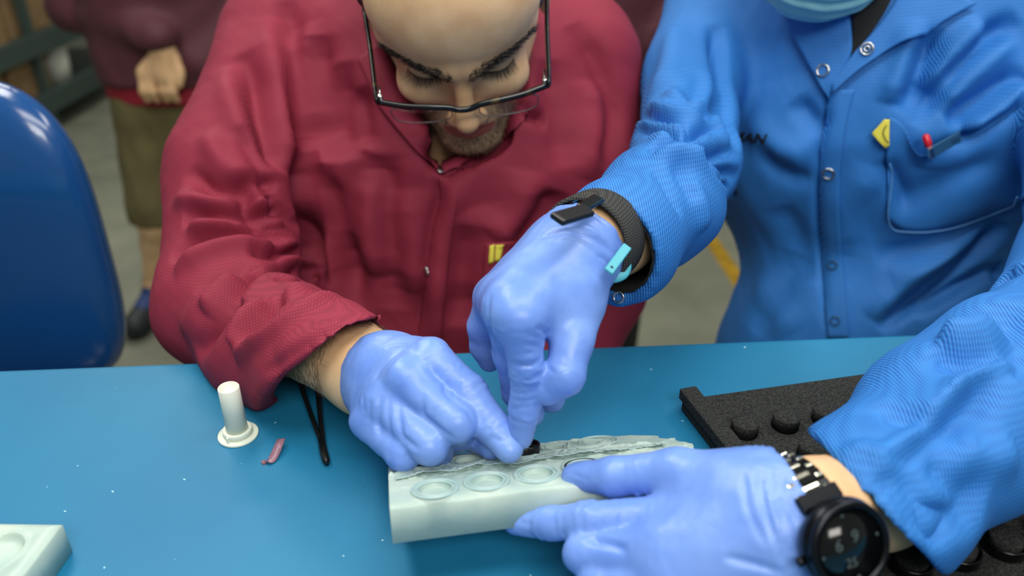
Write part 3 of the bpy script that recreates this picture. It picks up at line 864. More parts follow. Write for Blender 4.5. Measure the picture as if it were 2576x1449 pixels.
# ------------------------------------------------------------------ hands
def hand_sdf(p, H, grow=0.0):
    a_ = np.vstack([np.array(f[0]) for f in H['fingers']] + [np.array([x, y]) for x, y, _, _ in H['palm']]); c_ = (a_.min(0) + a_.max(0)) / 2
    return near(p, c_, float(np.linalg.norm(a_ - c_, axis=1).max()) + .028, lambda q: hand_near(q, H, grow))
def hand_near(p, H, grow=0.0):
    d = None
    for a, b, ra, rb in H['palm']:
        e = rcone(p, a, b, ra + grow, rb + grow)
        d = e if d is None else smin(d, e, H.get('kp', 0.016))
    f = None
    for pts, rad in H['fingers']:
        e = chain(p, pts, [r + grow for r in rad], 0.004)
        f = e if f is None else smin(f, e, 0.0014)
    return smin(d, f, H.get('kf', 0.008))
def glove_wrinkles(V, Q, H, amp=0.00035, pitch=0.0052, seed=1, only=None, cuff=None):
    Nn = normals(V, Q); D = np.zeros(len(V)); best = np.full(len(V), 1e9)
    for k, (pts, rad) in enumerate(H['fingers']):
        pts = np.asarray(pts); s0 = 0.0
        g = (only or {}).get(k, 0.5)
        for i in range(len(pts) - 1):
            ba = pts[i + 1] - pts[i]; L = np.linalg.norm(ba)
            t = np.clip((V - pts[i]) @ ba / (L * L), 0, 1)
            dd = np.linalg.norm(V - pts[i] - t[:, None] * ba, axis=1) - (rad[i] + t * (rad[i + 1] - rad[i]))
            u = (dd < 0.004) & (dd < best)
            s = s0 + t * L
            ph = s / pitch * 6.283 + 2.2 * vnoise(V, 70, seed + k) + k
            wv = np.sin(ph) * (0.55 + 0.45 * np.sin(s / pitch * 2.1 + 1.7 * vnoise(V, 40, seed + 9)))
            mid = np.exp(-((t - (0.0 if i else 1.0)) / 0.35) ** 2) * 0.8 + 0.35
            D[u] = (amp * g * wv * mid)[u]; best[u] = dd[u]
            s0 += L
    if cuff is not None:
        c, n, reach, ca = cuff
        s = (V - c) @ nrm(n)
        m = np.clip(1 - s / reach, 0, 1) * (s > -0.01)
        D = D * (1 - m) + m * ca * (np.sin(s / 0.0042 * 6.283 + 3.0 * vnoise(V, 30, 5)) * 0.5 + 0.8 * vnoise(V, 60, 6))
    D += 0.00022 * vnoise(V, 55, seed + 3)
    return V + Nn * D[:, None]

# hand of the person in maroon: index finger stretched out, the others curled
def PP(*a): return [P(*q) for q in a]
HA = dict(kp=0.011, kf=0.0045, palm=[
    (P(978, 905, .525), P(1084, 900, .490), .018, .0122), (P(962, 930, .522), P(1022, 950, .479), .018, .0126),
    (P(948, 958, .524), P(966, 1008, .482), .018, .0124), (P(938, 985, .528), P(932, 1056, .487), .017, .0120),
    (P(925, 945, .545), P(975, 945, .520), .0255, .0250), (P(1000, 1010, .510), P(1050, 1020, .500), .018, .016)],
    fingers=[(PP((1084, 902, .490), (1178, 988, .476), (1238, 1074, .466), (1281, 1128, .4585)), (.0122, .0112, .0102, .0086)),
             (PP((1022, 954, .479), (1150, 1064, .460), (1158, 1090, .484), (1110, 1085, .508)), (.0124, .0110, .0100, .009)),
             (PP((966, 1012, .482), (1080, 1122, .461), (1096, 1138, .484), (1060, 1120, .508)), (.0122, .0108, .0100, .009)),
             (PP((932, 1060, .487), (1014, 1142, .469), (1030, 1150, .488), (1010, 1140, .505)), (.0118, .0098, .0092, .008)),
             (PP((980, 1000, .535), (1090, 1050, .525), (1185, 1088, .498), (1238, 1118, .476)), (.015, .0125, .0108, .0090))],
    marks=[([(1123, 957), (1123, 988), (1154, 1015), (1181, 1037), (1192, 1065)], -.0016, .0020), ([(1064, 985), (1063, 1040), (1079, 1057), (1115, 1087), (1143, 1104)], -.0018, .0020),
           ([(1002, 1010), (1005, 1062), (1010, 1095), (1027, 1112), (1057, 1134)], -.0018, .0020), ([(960, 993), (952, 1048), (960, 1104)], -.0011, .0014), ([(945, 1000), (938, 1050), (945, 1100)], .0008, .0015),
           ([(980, 1000), (977, 1050), (985, 1110)], -.0010, .0014), ([(933, 1007), (930, 1062)], -.0009, .0012), ([(913, 993), (916, 1040)], -.0008, .0012), ([(971, 875), (1002, 866), (1029, 873)], -.0009, .0013),
           ([(1016, 878), (994, 893), (960, 926), (940, 960)], -.0010, .0014), ([(1030, 885), (1000, 910), (970, 945)], .0007, .0014),
           ([(1173, 990), (1209, 971)], -.0008, .0010), ([(1190, 1029), (1231, 1010)], -.0007, .0010), ([(1209, 1070), (1245, 1043)], -.0009, .0010), ([(1222, 1085), (1255, 1056)], -.0008, .0010),
           ([(1236, 1098), (1259, 1109), (1286, 1098)], -.0009, .0011), ([(1180, 1010), (1220, 990)], -.0006, .0009)])
# right hand of the person in blue: index finger pointing straight down
HB = dict(kp=0.014, kf=0.005, marks=[([(1349, 822), (1381, 841)], -.0012, .0014), ([(1321, 843), (1367, 850)], -.0010, .0011), ([(1316, 864), (1363, 873)], -.0011, .0011), ([(1312, 887), (1358, 892)], -.0010, .0011), ([(1289, 915), (1326, 922), (1363, 905)], -.0018, .0013),
    ([(1286, 938), (1320, 943), (1356, 934)], -.0011, .0010), ([(1286, 955), (1320, 958), (1356, 948)], -.0011, .0010), ([(1286, 972), (1320, 974), (1355, 966)], -.0011, .0010), ([(1286, 988), (1318, 990), (1352, 982)], -.0010, .0010), ([(1290, 1006), (1318, 1010), (1350, 1000)], -.0009, .0010), ([(1286, 1030), (1330, 1022)], -.0007, .0010),
    ([(1232, 735), (1228, 804), (1249, 878), (1280, 930)], -.0016, .0016), ([(1216, 745), (1214, 800)], .0010, .0014), ([(1377, 924), (1395, 940)], -.0010, .0012), ([(1363, 598), (1427, 581), (1497, 602), (1543, 640)], -.0016, .0016), ([(1400, 575), (1470, 570), (1530, 610)], .0012, .0016), ([(1500, 640), (1530, 660), (1530, 690)], -.0014, .0014),
    ([(1375, 615), (1450, 606), (1510, 650)], -.0008, .0014), ([(1365, 850), (1362, 905)], -.0010, .0014)], palm=[
    (P(1440, 648, .487), P(1308, 800, .438), .021, .0138), (P(1425, 640, .488), P(1284, 768, .447), .020, .0152),
    (P(1412, 634, .495), P(1262, 752, .466), .019, .0145), (P(1405, 630, .505), P(1248, 748, .486), .018, .0135),
    (P(1478, 612, .500), P(1440, 640, .488), .0240, .0235), (P(1450, 690, .482), P(1440, 760, .466), .0185, .0165), (P(1440, 760, .466), P(1441, 862, .453), .0165, .0112),
    (P(1400, 720, .470), P(1366, 770, .458), .020, .012)],
    fingers=[(PP((1308, 803, .438), (1325, 930, .446), (1320, 1030, .4545), (1309, 1098, .4605)), (.0134, .0095, .0087, .0077)),
             (PP((1284, 772, .447), (1288, 890, .474), (1300, 985, .487), (1338, 1040, .484)), (.0148, .0110, .0090, .0080)),
             (PP((1262, 756, .466), (1290, 890, .500), (1345, 990, .506), (1388, 1004, .500)), (.0142, .0105, .0095, .0088)),
             (PP((1248, 752, .486), (1216, 820, .500), (1218, 872, .508), (1232, 908, .513)), (.013, .0098, .0088, .0075)),
             (PP((1441, 850, .453), (1420, 945, .447), (1376, 978, .450)), (.0118, .0113, .0098))])
# left hand of the person in blue: thumb on the mould, index finger under it
HC = dict(kp=0.012, kf=0.005, marks=[([(1936, 1175), (1953, 1248), (1976, 1347), (1996, 1430)], -.0014, .0014), ([(1910, 1179), (1926, 1281), (1960, 1380), (1986, 1440)], -.0012, .0014), ([(1960, 1185), (1973, 1281), (1993, 1364)], -.0014, .0013), ([(1870, 1189), (1884, 1281), (1930, 1380)], -.0009, .0016),
    ([(1948, 1175), (1964, 1270), (1990, 1390)], .0011, .0014), ([(1922, 1180), (1940, 1270), (1970, 1370)], .0009, .0014), ([(1395, 1300), (1398, 1348)], -.0005, .0009), ([(1415, 1296), (1418, 1352)], -.0006, .0009), ([(1440, 1292), (1444, 1354)], -.0006, .0009), ([(1462, 1290), (1466, 1352)], -.0005, .0009),
    ([(1435, 1192), (1481, 1208)], -.0007, .0012), ([(1430, 1208), (1470, 1222)], -.0006, .0011), ([(1300, 1310), (1340, 1322)], -.0008, .0012), ([(1480, 1357), (1530, 1368), (1580, 1385)], -.0020, .0022), ([(1820, 1400), (1900, 1420), (1980, 1446)], -.0014, .0018)], palm=[
    (P(1930, 1252, .398), P(1725, 1318, .409), .022, .0165), (P(1930, 1310, .388), P(1680, 1385, .398), .022, .0185),
    (P(1930, 1365, .385), P(1700, 1465, .392), .021, .0175), (P(1940, 1410, .388), P(1730, 1535, .395), .020, .016),
    (P(2040, 1300, .392), P(1950, 1305, .394), .0262, .0262), (P(1900, 1235, .402), P(1700, 1186, .420), .0200, .0118), (P(1830, 1250, .405), P(1760, 1255, .412), .018, .013)],
    fingers=[(PP((1725, 1320, .409), (1480, 1310, .420), (1385, 1316, .431), (1295, 1319, .442)), (.0160, .0100, .0088, .0062)),
             (PP((1680, 1388, .398), (1466, 1393, .412), (1474, 1402, .436), (1560, 1395, .445)), (.0170, .0100, .0095, .008)),
             (PP((1700, 1468, .392), (1505, 1466, .404), (1500, 1470, .428), (1590, 1460, .438)), (.016, .0100, .0095, .008)),
             (PP((1730, 1540, .395), (1570, 1535, .405), (1570, 1535, .426), (1640, 1520, .435)), (.015, .0095, .009, .0075)),
             (PP((1705, 1184, .420), (1545, 1200, .434), (1446, 1199, .4465)), (.0118, .0106, .0080))])
def glove(name, H, cut, cutn, parent, h=0.0016, amp=0.0004, only=None, cuffamp=0.0009, label=None, flare=None, pitch=0.0052):
    pts = np.vstack([np.array(f[0]) for f in H['fingers']] + [np.array([a, b]) for a, b, _, _ in H['palm']])
    def fn(p):
        d = hand_sdf(p, H, 0.0)
        if flare is not None: d = smin(d, rcone(p, *flare), 0.006)
        return smax(d, -plane_d(p, cut, cutn), 0.0012)
    V, Q = sdf_mesh(fn, pts.min(0) - 0.034, pts.max(0) + 0.034, h, 2)
    V = glove_wrinkles(V, Q, H, amp, pitch, 3, only, (np.asarray(cut), cutn, 0.022, cuffamp))
    V = folds(V, Q, H.get('marks', []), smooth=0)
    V = relax(V, Q, 0.25)
    o = mesh(name, V, Q, M['glove'], parent)
    if label: o['label'] = label
    return o
def tube_cut(V): return V

# =================================================================== person in maroon
O1 = P(1160, 184, .66); A1x = head_axes(36, 5, 2.6)
torso1_flat = nrm(np.array([0, 0.93, 0.36]))
man1 = empty('person', (P(1100, 700, .95)[0], P(1100, 700, .95)[1], 0), 'person in a maroon coat and black glasses bending over the mould', 'person')
wristA = P(925, 945, .545)
def body1(p):
    d = head_sdf(p, O1, A1x)
    nk0 = to_world(O1, A1x, (0, -50, -105)); nk1 = P(1110, 330, .93)
    d = smin(d, rcone(p, nk0, nk1, .054, .060), .02)
    t = rcone(p, P(1105, 400, .90), P(1085, 950, 1.0), .150, .150, (torso1_flat, .55))
    t = smin(t, rcone(p, P(760, 110, .86), P(1450, 150, .88), .042, .042), .05)
    t = smin(t, chain(p, PP((720, 120, .85), (600, 450, .785), (575, 765, .715)), (.045, .042, .036), .02), .03)
    t = smin(t, chain(p, PP((1470, 160, .87), (1470, 480, .88), (1470, 800, .86), (1380, 980, .80)), (.045, .042, .036, .03), .02), .03)
    d = smin(d, t, .03)
    d = smin(d, chain(p, PP((575, 765, .715), (700, 838, .645), (812, 864, .588), (866, 894, .562), (928, 943, .541), (985, 948, .520)), (.036, .034, .0275, .0255, .0245, .022), .02), .012)
    return np.minimum(d, hand_sdf(p, HA, -0.0036))
lo = np.array([-0.36, 0.34, TABLE_Z - 0.22]); hi = np.array([0.17, 1.16, TABLE_Z + 0.42])
V, Q = sdf_mesh(body1, lo, hi, 0.0020, 1)
body1_o = mesh('body', V, Q, M['skin'], man1)
# lips, by their place on the face
me = body1_o.data; me.materials.append(M['lip']); me.materials.append(M['jaw_skin'])
fc = V[Q].mean(1); ql = ((fc - O1) @ A1x.T) * 1000
lipm = (np.abs(ql[:, 0]) < 24) & (ql[:, 2] > -5) & ((((ql[:, 0] / 24) ** 2 + ((ql[:, 1] + 72.5) / np.where(ql[:, 1] > -72, 7.5, 9.5)) ** 2) < 1))
jawm = (ql[:, 2] > -95) & (ql[:, 1] < -50 - 0.10 * np.abs(ql[:, 2])) & (ql[:, 1] > -125) & ~lipm
me.polygons.foreach_set('material_index', np.where(lipm, 1, np.where(jawm, 2, 0)).astype(np.int32))
bvh1 = bvh_of(V, Q)
HV1 = V; HN1 = normals(V, Q); HL1 = ((V - O1) @ A1x.T) * 1000
rs = np.random.RandomState(2)
def surf_pts(mask, n, rs):
    idx = np.where(mask)[0]
    return rs.choice(idx, min(n, len(idx)), replace=len(idx) < n)
def grow_hair(name, idx, dirs, length, lift, r, mat, parent, rs, jit=0.35):
    a = HV1[idx] + rs.normal(0, 0.0004, (len(idx), 3)); n = HN1[idx]
    dd = dirs + rs.normal(0, jit, dirs.shape); dd = dd - (dd * n).sum(1)[:, None] * n
    dd /= np.linalg.norm(dd, axis=1)[:, None] + 1e-9
    L = length * rs.uniform(0.6, 1.3, len(idx))[:, None]
    mid = a + dd * L * 0.5 + n * L * lift; tip = a + dd * L + n * L * lift * 1.2
    return strands(name, a - n * 0.0005, tip, mid, r, mat, parent)
# eyebrows: thick near the nose, thinning outwards
x, y, z = HL1.T
front = z > -40
for sgn in (-1, 1):
    xs = x * sgn
    cy = 6.5 + 14.0 * np.sin(np.clip((xs - 8) / 54, 0, 1) * 1.55)
    hw = np.interp(xs, [5, 14, 36, 62], [5.5, 6.4, 5.6, 2.4])
    m = front & (xs > 6) & (xs < 62) & (np.abs(y - cy) < hw)
    idx = surf_pts(m, 1500, rs)
    xx = xs[idx]
    dirs = np.outer(np.clip((xx - 6) / 25, 0.25, 1) * sgn, A1x[0]) + np.outer(np.clip(1 - (xx - 6) / 30, -0.15, 1), A1x[1])
    o = grow_hair('eyebrow', idx, dirs, 0.0085, 0.22, 0.00026, M['hair'], man1, rs, 0.25); o['kind'] = 'stuff'
    # lashes along the lowered lid
    a_, t_, m_ = [], [], []
    for k in range(64):
        f = k / 63.0; lx = sgn * (18 + 27 * f)
        base = to_world(O1, A1x, (lx, -9.0 - 3.0 * math.sin(math.pi * f) + 4 * f, 0))
        hit = bvh1.ray_cast(Vector(base + A1x[2] * 0.03), Vector(-A1x[2]))[0]
        if hit is None: continue
        b_ = np.array(hit); L = 0.0115 * (0.7 + 0.4 * f) * rs.uniform(0.75, 1.15)
        fan = A1x[0] * sgn * (f - 0.35) * 0.9 + rs.normal(0, 0.12, 3)
        a_.append(b_); m_.append(b_ + L * 0.55 * nrm(A1x[2] * 0.9 - A1x[1] * 0.5 + fan * 0.6)); t_.append(b_ + L * nrm(A1x[2] * 0.95 - A1x[1] * 0.28 + fan))
    o = strands('eyelashes', np.array(a_), np.array(t_), np.array(m_), 0.00022, M['hair'], man1); o['kind'] = 'stuff'
# stubble on jaw, chin and upper lip
jaw = (z > -95) & (((y < -52 - 0.10 * np.abs(z)) & ~((np.abs(x) < 24) & (y > -82) & (z > -6))) & (y > -125)) & ~((np.abs(x) < 23) & (y > -83) & (y < -64))
jaw |= (np.abs(x) < 34) & (y < -55) & (y > -64) & (z > -12)
idx = surf_pts(jaw, 6500, rs)
sx = np.sign(x[idx])
dirs = np.outer(np.ones(len(idx)) * -1.0, A1x[1]) + np.outer(0.25 * sx, A1x[0]) + np.outer(np.ones(len(idx)) * 0.2, A1x[2])
o = grow_hair('beard_stubble', idx, dirs, 0.0050, 0.35, 0.00028, M['stubble'], man1, rs, 0.5); o['kind'] = 'stuff'
idx = surf_pts(jaw, 1800, rs)
dirs = np.outer(-np.ones(len(idx)), A1x[1]) + np.outer(0.25 * np.sign(x[idx]), A1x[0])
o = grow_hair('beard_stubble', idx, dirs, 0.0040, 0.30, 0.00019, M['hair'], man1, rs, 0.5); o['kind'] = 'stuff'
# hair of the head
def hair1(p):
    q = ((p - O1.astype(np.float32)) @ A1x.T.astype(np.float32)) * np.float32(1000)
    m = q.copy(); m[:, 0] = np.abs(m[:, 0])
    d = ellip(q, (0, 40, -92), (82, 90, 102))
    d = smax(d, -(ellip(q, (0, 18, 30), (70, 74, 74))), 5)
    d = smax(d, (-28 - q[:, 1]) + 0.18 * (q[:, 2] + 60), 6)
    return d / np.float32(1000)
c = to_world(O1, A1x, (0, 30, -90))
Vh, Qh = sdf_mesh(hair1, c - 0.15, c + 0.15, 0.003, 2)
Vh = Vh + normals(Vh, Qh) * (0.0012 * vnoise(Vh * np.array([1, 0.35, 0.35]), 160, 4) + 0.001 * vnoise(Vh, 60, 3))[:, None]
mesh('hair', Vh, Qh, M['hair'], man1)
# hairs of the forearm
ca, cb = P(820, 870, .584), P(935, 945, .540); ax_ = nrm(cb - ca)
s_ = (HV1 - ca) @ ax_
rr_ = np.linalg.norm(HV1 - ca - s_[:, None] * ax_, axis=1)
m = (s_ > -0.03) & (s_ < 0.047) & (rr_ < 0.045) & (HN1 @ UPV > -0.6)
idx = surf_pts(m, 1500, rs)
dirs = np.tile(ax_ * 0.55 - UPV * 0.75, (len(idx), 1))
o = grow_hair('arm_hair', idx, dirs, 0.010, 0.10, 0.00011, M['arm_hair'], man1, rs, 0.45); o['kind'] = 'stuff'
# glove
glA = glove('glove', HA, P(938, 942, .5435), P(1020, 958, .505) - P(938, 942, .5435), man1, amp=0.00045, only={0: 1.1, 4: 0.3}, label='violet-blue nitrile glove on the curled hand',
            flare=(P(930, 944, .545), P(985, 945, .523), .0272, .0262))

# the maroon coat
cuffA_c = P(818, 920, .568); cuffA_n = P(600, 800, .68) - P(880, 945, .54)
cuffA_n = nrm(P(950, 832, .575) - P(690, 1008, .575)); 
_u = nrm(P(950, 832, .575) - P(690, 1008, .575)); _fa = nrm(P(900, 940, .548) - P(640, 830, .665)); cutN1 = np.cross(_u, nrm(P(820, 920, 1) - CAM)); cutN1 = nrm(cutN1 * np.sign(cutN1 @ _fa) + .25 * (_fa - _u * (_fa @ _u)))
cutC1 = P(820, 920, .575)
def coat1(p):
    t = chain(p, PP((1105, 330, .90), (1105, 480, .90), (1085, 760, .955), (1085, 1050, 1.02)), (.178, .185, .182, .185), .06, (torso1_flat, .60))
    t = smin(t, rcone(p, P(760, 60, .85), P(1440, 110, .88), .058, .058), .07)
    ra = chain(p, PP((712, 110, .845), (605, 440, .775), (572, 765, .705)), (.066, .064, .058), .03)
    fa = chain(p, PP((572, 770, .705), (690, 865, .630), (830, 925, .563), (900, 955, .535)), (.057, .050, .046, .046), .02)
    fa = smin(fa, rcone(p, P(640, 880, .63), P(712, 1000, .566), .028, .010), .024)
    fa = smax(fa, plane_d(p, cutC1, cutN1), .002)
    inn = rcone(p, P(720, 880, .612), P(960, 975, .510), .034, .0402)
    fa = smax(fa, -inn, .002)
    ra = smin(ra, fa, .022)
    t = smin(t, ra, .026)
    la = chain(p, PP((1470, 160, .87), (1468, 420, .885), (1478, 730, .87), (1400, 950, .81)), (.062, .060, .056, .048), .03)
    t = smin(t, la, .024)
    nk = rcone(p, P(1106, 405, .74), P(1112, 250, .95), .010, .062)
    t = smax(t, -nk, .012)
    hd = head_sdf(p, O1, A1x) - .007
    t = smax(t, -hd, .008)
    return smax(t, TABLE_Z - 0.20 - p[:, 2], .004)
V, Q = sdf_mesh(coat1, lo - 0.01, hi + np.array([0.05, 0.0, 0.0]), 0.0031, 2)
red_folds = [
    ([(472, 427), (535, 476), (603, 485), (641, 495)], -.009, .009), ([(458, 553), (497, 536), (559, 538), (632, 548), (699, 570), (757, 582)], -.012, .0085),
    ([(440, 500), (520, 505), (600, 515)], .007, .011), ([(470, 575), (550, 562), (640, 572)], .008, .010),
    ([(429, 650), (487, 606), (535, 591), (603, 587), (661, 601), (714, 604)], -.013, .0085), ([(622, 630), (670, 640), (719, 633), (767, 640)], -.009, .006),
    ([(440, 680), (520, 640), (600, 618), (690, 622)], .009, .011), ([(501, 751), (526, 717), (583, 683), (640, 660)], -.008, .008),
    ([(564, 770), (603, 717), (641, 683), (690, 678), (782, 688)], -.010, .007), ([(608, 500), (627, 524), (661, 533), (714, 533)], -.010, .006),
    ([(520, 790), (560, 735), (610, 695)], .008, .010), ([(640, 610), (690, 618), (750, 612)], .006, .005),
    ([(675, 490), (690, 514), (719, 533), (757, 572)], -.010, .006), ([(640, 500), (665, 515), (700, 520)], .007, .006),
    ([(632, 872), (641, 833), (675, 785), (709, 732)], -.012, .007), ([(600, 880), (615, 830), (650, 770)], .009, .009),
    ([(492, 891), (545, 804), (593, 746)], -.012, .010), ([(460, 840), (510, 770), (540, 700)], .006, .014),
    ([(598, 905), (632, 874), (709, 823), (796, 765), (850, 740)], .0065, .006), ([(660, 940), (760, 880), (900, 800)], -.0022, .0035),
    ([(640, 790), (700, 750), (780, 730)], .006, .009), ([(690, 900), (780, 850), (850, 800)], .003, .012),
    ([(700, 660), (760, 655), (800, 680)], .007, .007), ([(690, 700), (750, 705), (800, 715)], -.008, .005),
    ([(767, 350), (772, 495), (786, 620), (806, 720)], -.018, .012), ([(825, 408), (844, 519), (859, 640), (878, 760)], -.010, .012),
    ([(800, 330), (808, 480), (825, 620), (850, 760)], .010, .014), ([(922, 379), (893, 495), (888, 640), (900, 780)], -.008, .013),
    ([(870, 360), (870, 500), (880, 640)], .008, .015), ([(965, 389), (975, 495), (985, 640), (989, 785)], -.009, .013), ([(935, 430), (940, 560), (945, 700)], .008, .017),
    ([(609, 134), (643, 264), (671, 351), (687, 435)], -.014, .012), ([(580, 160), (610, 280), (640, 400), (655, 460)], .009, .013),
    ([(721, 0), (736, 140), (752, 280), (761, 373)], -.010, .010), ([(690, 40), (700, 180), (715, 320), (720, 420)], .007, .016),
    ([(798, 93), (795, 217), (811, 373)], -.010, .014), ([(760, 60), (770, 200), (785, 330)], .008, .013),
    ([(860, 155), (854, 310), (864, 404)], -.009, .014), ([(907, 217), (916, 373)], -.007, .010),
    ([(600, 330), (640, 420), (690, 480)], -.008, .008), ([(520, 330), (560, 410), (610, 460)], .007, .012),
    ([(1110, 445), (1190, 405), (1290, 345)], -.006, .006), ([(1106, 450), (1112, 495), (1088, 590), (1072, 720), (1050, 870)], -.007, .006),
    ([(1125, 450), (1135, 500), (1112, 590), (1098, 720), (1080, 870)], .006, .010),
    ([(1310, 278), (1345, 288), (1390, 300)], -.009, .006), ([(1200, 520), (1230, 640), (1230, 760)], .006, .018), ([(1330, 430), (1300, 540), (1240, 600)], .007, .016),
    ([(1400, 480), (1360, 560), (1290, 640)], -.009, .014), ([(1180, 560), (1170, 680), (1160, 820)], -.006, .014),
    ([(1440, 60), (1510, 170), (1545, 300), (1520, 430)], -.007, .012), ([(1380, 150), (1400, 280), (1420, 420)], -.006, .016), ([(1480, 200), (1490, 320), (1470, 450)], .007, .016),
    ([(1010, 480), (1030, 600), (1020, 740)], .006, .018), ([(900, 850), (1000, 800), (1100, 800)], -.004, .02)]
V = folds(V, Q, [(a_, b_ * (1.2 if a_[0][0] > 765 or a_[0][1] < 330 else 1.0), c_ * (1.2 if a_[0][0] > 765 or a_[0][1] < 330 else .85)) for a_, b_, c_ in red_folds], gain=1.4)
Nn = normals(V, Q)
V = V + Nn * (0.0012 * vnoise(V, 16, 5) + 0.0002 * vnoise(V, 55, 16))[:, None]
coat1_o = mesh('coat', V, Q, M['red_cloth'], man1); coat1_o['label'] = 'maroon static-control coat with snap front'
bC1 = bvh_of(V, Q)
# collar flaps of the maroon coat, front placket, hem of the cuff, snaps, tag
patch('collar', bC1, [[(905, 150), (960, 270), (1030, 360), (1098, 432)], [(930, 130), (985, 240), (1050, 330), (1104, 405)], [(960, 100), (1010, 210), (1060, 300), (1106, 380)]], M['red_cloth'], coat1_o, n=12, m=30, off=.006, thick=.003)
patch('collar', bC1, [[(1112, 440), (1180, 405), (1270, 352), (1330, 290)], [(1112, 420), (1170, 385), (1240, 330), (1300, 260)], [(1112, 395), (1160, 360), (1210, 310), (1260, 240)]], M['red_cloth'], coat1_o, n=12, m=30, off=.006, thick=.003)
patch('placket', bC1, [[(1104, 446), (1110, 495), (1086, 590), (1070, 720), (1046, 900)], [(1130, 446), (1150, 495), (1135, 590), (1120, 720), (1105, 900)]], M['red_cloth'], coat1_o, n=8, m=50, off=.0035, thick=.002)
def disc_on(name, bvh, px, py, r, mat, parent, hh=0.0012, hole=None, seg=24, lift=0.001):
    p, n = ray(bvh, px, py)
    if p is None: return None
    p = p + n * lift
    if hole: prof = [(r, 0), (r * 1.02, hh * .5), (r * .96, hh), (hole * 1.05, hh), (hole, hh * .6), (hole, 0)]; return lathe(name, p, n, prof, mat, parent, seg, closed=False)
    return lathe(name, p, n, [(r, 0), (r, hh * .6), (r * .8, hh), (0.0001, hh * 1.1)], mat, parent, seg)
for q in ((1105, 437), (1077, 677), (1084, 685)): disc_on('snap', bC1, q[0], q[1], .0030 if q[1] > 500 else .0034, M['chrome'], coat1_o, lift=.0045)
patch('tag', bC1, [[(1232, 618), (1243, 613)], [(1230, 662), (1241, 658)]], M['yellow'], coat1_o, n=8, m=5, off=.004, thick=.001, curve=False)
patch('tag', bC1, [[(1246, 614), (1266, 612)], [(1244, 655), (1255, 654)]], M['yellow'], coat1_o, n=8, m=5, off=.004, thick=.001, curve=False)
patch('pocket', bC1, [[(1222, 612), (1300, 605), (1380, 600)], [(1215, 700), (1295, 700), (1380, 700)], [(1210, 800), (1290, 800), (1380, 800)]], M['red_cloth'], coat1_o, n=20, m=24, off=.0025, thick=.002)
patch('cuff_hem', bC1, [[(600, 912), (690, 1006)][::-1] + [(790, 948), (880, 888), (948, 836)], [(676, 985), (775, 928), (865, 866), (925, 820)]], M['red_cloth'], coat1_o, n=6, m=50, off=.0016, thick=.0016) if False else None
# dark undershirt at the neck
def under1(p):
    d = rcone(p, P(1118, 320, .865), P(1110, 430, .875), .066, .066, (torso1_flat, .8))
    return d
c = P(1111, 390, .85)
Vu, Qu = sdf_mesh(under1, c - .13, c + .13, .005, 2)
mesh('undershirt', Vu, Qu, M['black_cloth'], man1)

# ---- glasses
gl = empty('eyeglasses', to_world(O1, A1x, (0, -6, 26)), 'black rectangular eyeglasses slipped down the nose of the person in maroon', 'glasses')
M['frame'] = material('tortoise_black_acetate', (18, 20, 20), 0.18, specular=0.6)
noise_mix(M['frame'], ((16, 18, 18), (96, 78, 34)), 60, 3, (0.62, 0.8))
M['rim'] = material('clear_rim', (120, 110, 112), 0.2)
M['lens'] = material('lens_glass', (255, 255, 255), 0.02, transmission_weight=1.0, IOR=1.02, alpha=0.35)
def G(x, y, z): return to_world(O1, A1x, (x, y, z))
gy, gz = -7.0, 27.0
bar = catmull([G(-70, gy + 3, gz - 9), G(-48, gy + 1.5, gz - 3), G(-28, gy + 1, gz), G(-14, gy - 0.5, gz + 1), G(-6, gy - 3, gz + 2), G(0, gy - 3.5, gz + 2.5), G(6, gy - 3, gz + 2), G(14, gy - 0.5, gz + 1), G(28, gy + 1, gz), G(48, gy + 1.5, gz - 3), G(70, gy + 3, gz - 9)], 6)
tube('brow_bar', bar, 0.0030, M['frame'], gl, 12, wid=0.0024, up=A1x[1])
for sgn in (-1, 1):
    rim = []
    for k in range(48):
        a = 2 * math.pi * k / 48
        ca_, sa_ = math.cos(a), math.sin(a)
        ux = abs(ca_) ** 0.62 * (1 if ca_ > 0 else -1); uy = abs(sa_) ** 0.62 * (1 if sa_ > 0 else -1)
        lx = sgn * (37 + 25.5 * ux); ly = gy - 17 + 17 * uy
        rim.append(G(lx, ly, gz - 2.0 - 0.0022 * (abs(lx) - 20) ** 2 + 0.27 * (ly - gy)))
    rim = np.array(rim)
    cR = rim.mean(0)
    loop = np.vstack([rim, rim[:2]])
    Vr, Fr = tube_vf(loop, 0.0006, 8, wid=0.0006, up=A1x[2])
    mesh('rim', Vr, Fr, M['rim'], gl)
    Vl = np.vstack([rim * 0.985 + cR * 0.015, [cR + A1x[2] * 0.0012]])
    o = mesh('lens', Vl, [(k, (k + 1) % 48, 48) for k in range(48)], M['lens'], gl); s = o.modifiers.new('thick', 'SOLIDIFY'); s.thickness = 0.0012
    arm = catmull([G(sgn * 70.5, gy + 3, gz - 9), G(sgn * 72, gy + 3.5, gz - 16), G(sgn * 76, gy + 5, -40), G(sgn * 81, gy + 8, -92), G(sgn * 81, gy - 6, -118)], 8)
    t = tube('temple', arm, 0.0021, M['frame'], gl, 10, wid=0.0046, up=A1x[0])
    hp = G(sgn * 68.2, gy + 4.2, gz - 13)
    lathe('hinge', hp, A1x[1], [(0.0019, -0.002), (0.0019, 0.002), (0.0012, 0.0022)], M['chrome'], t, 14)
    tube('hinge_pin', [G(sgn * 67.6, gy + 4.2, gz - 9.5), G(sgn * 69.0, gy + 4.4, gz - 24)], 0.0009, M['chrome'], t, 8)
    tube('nose_pad', catmull([G(sgn * 12, gy - 4, gz - 2), G(sgn * 12.5, gy - 9, gz - 7), G(sgn * 13, gy - 13, gz - 10)], 5), 0.0016, M['frame'], gl, 8)

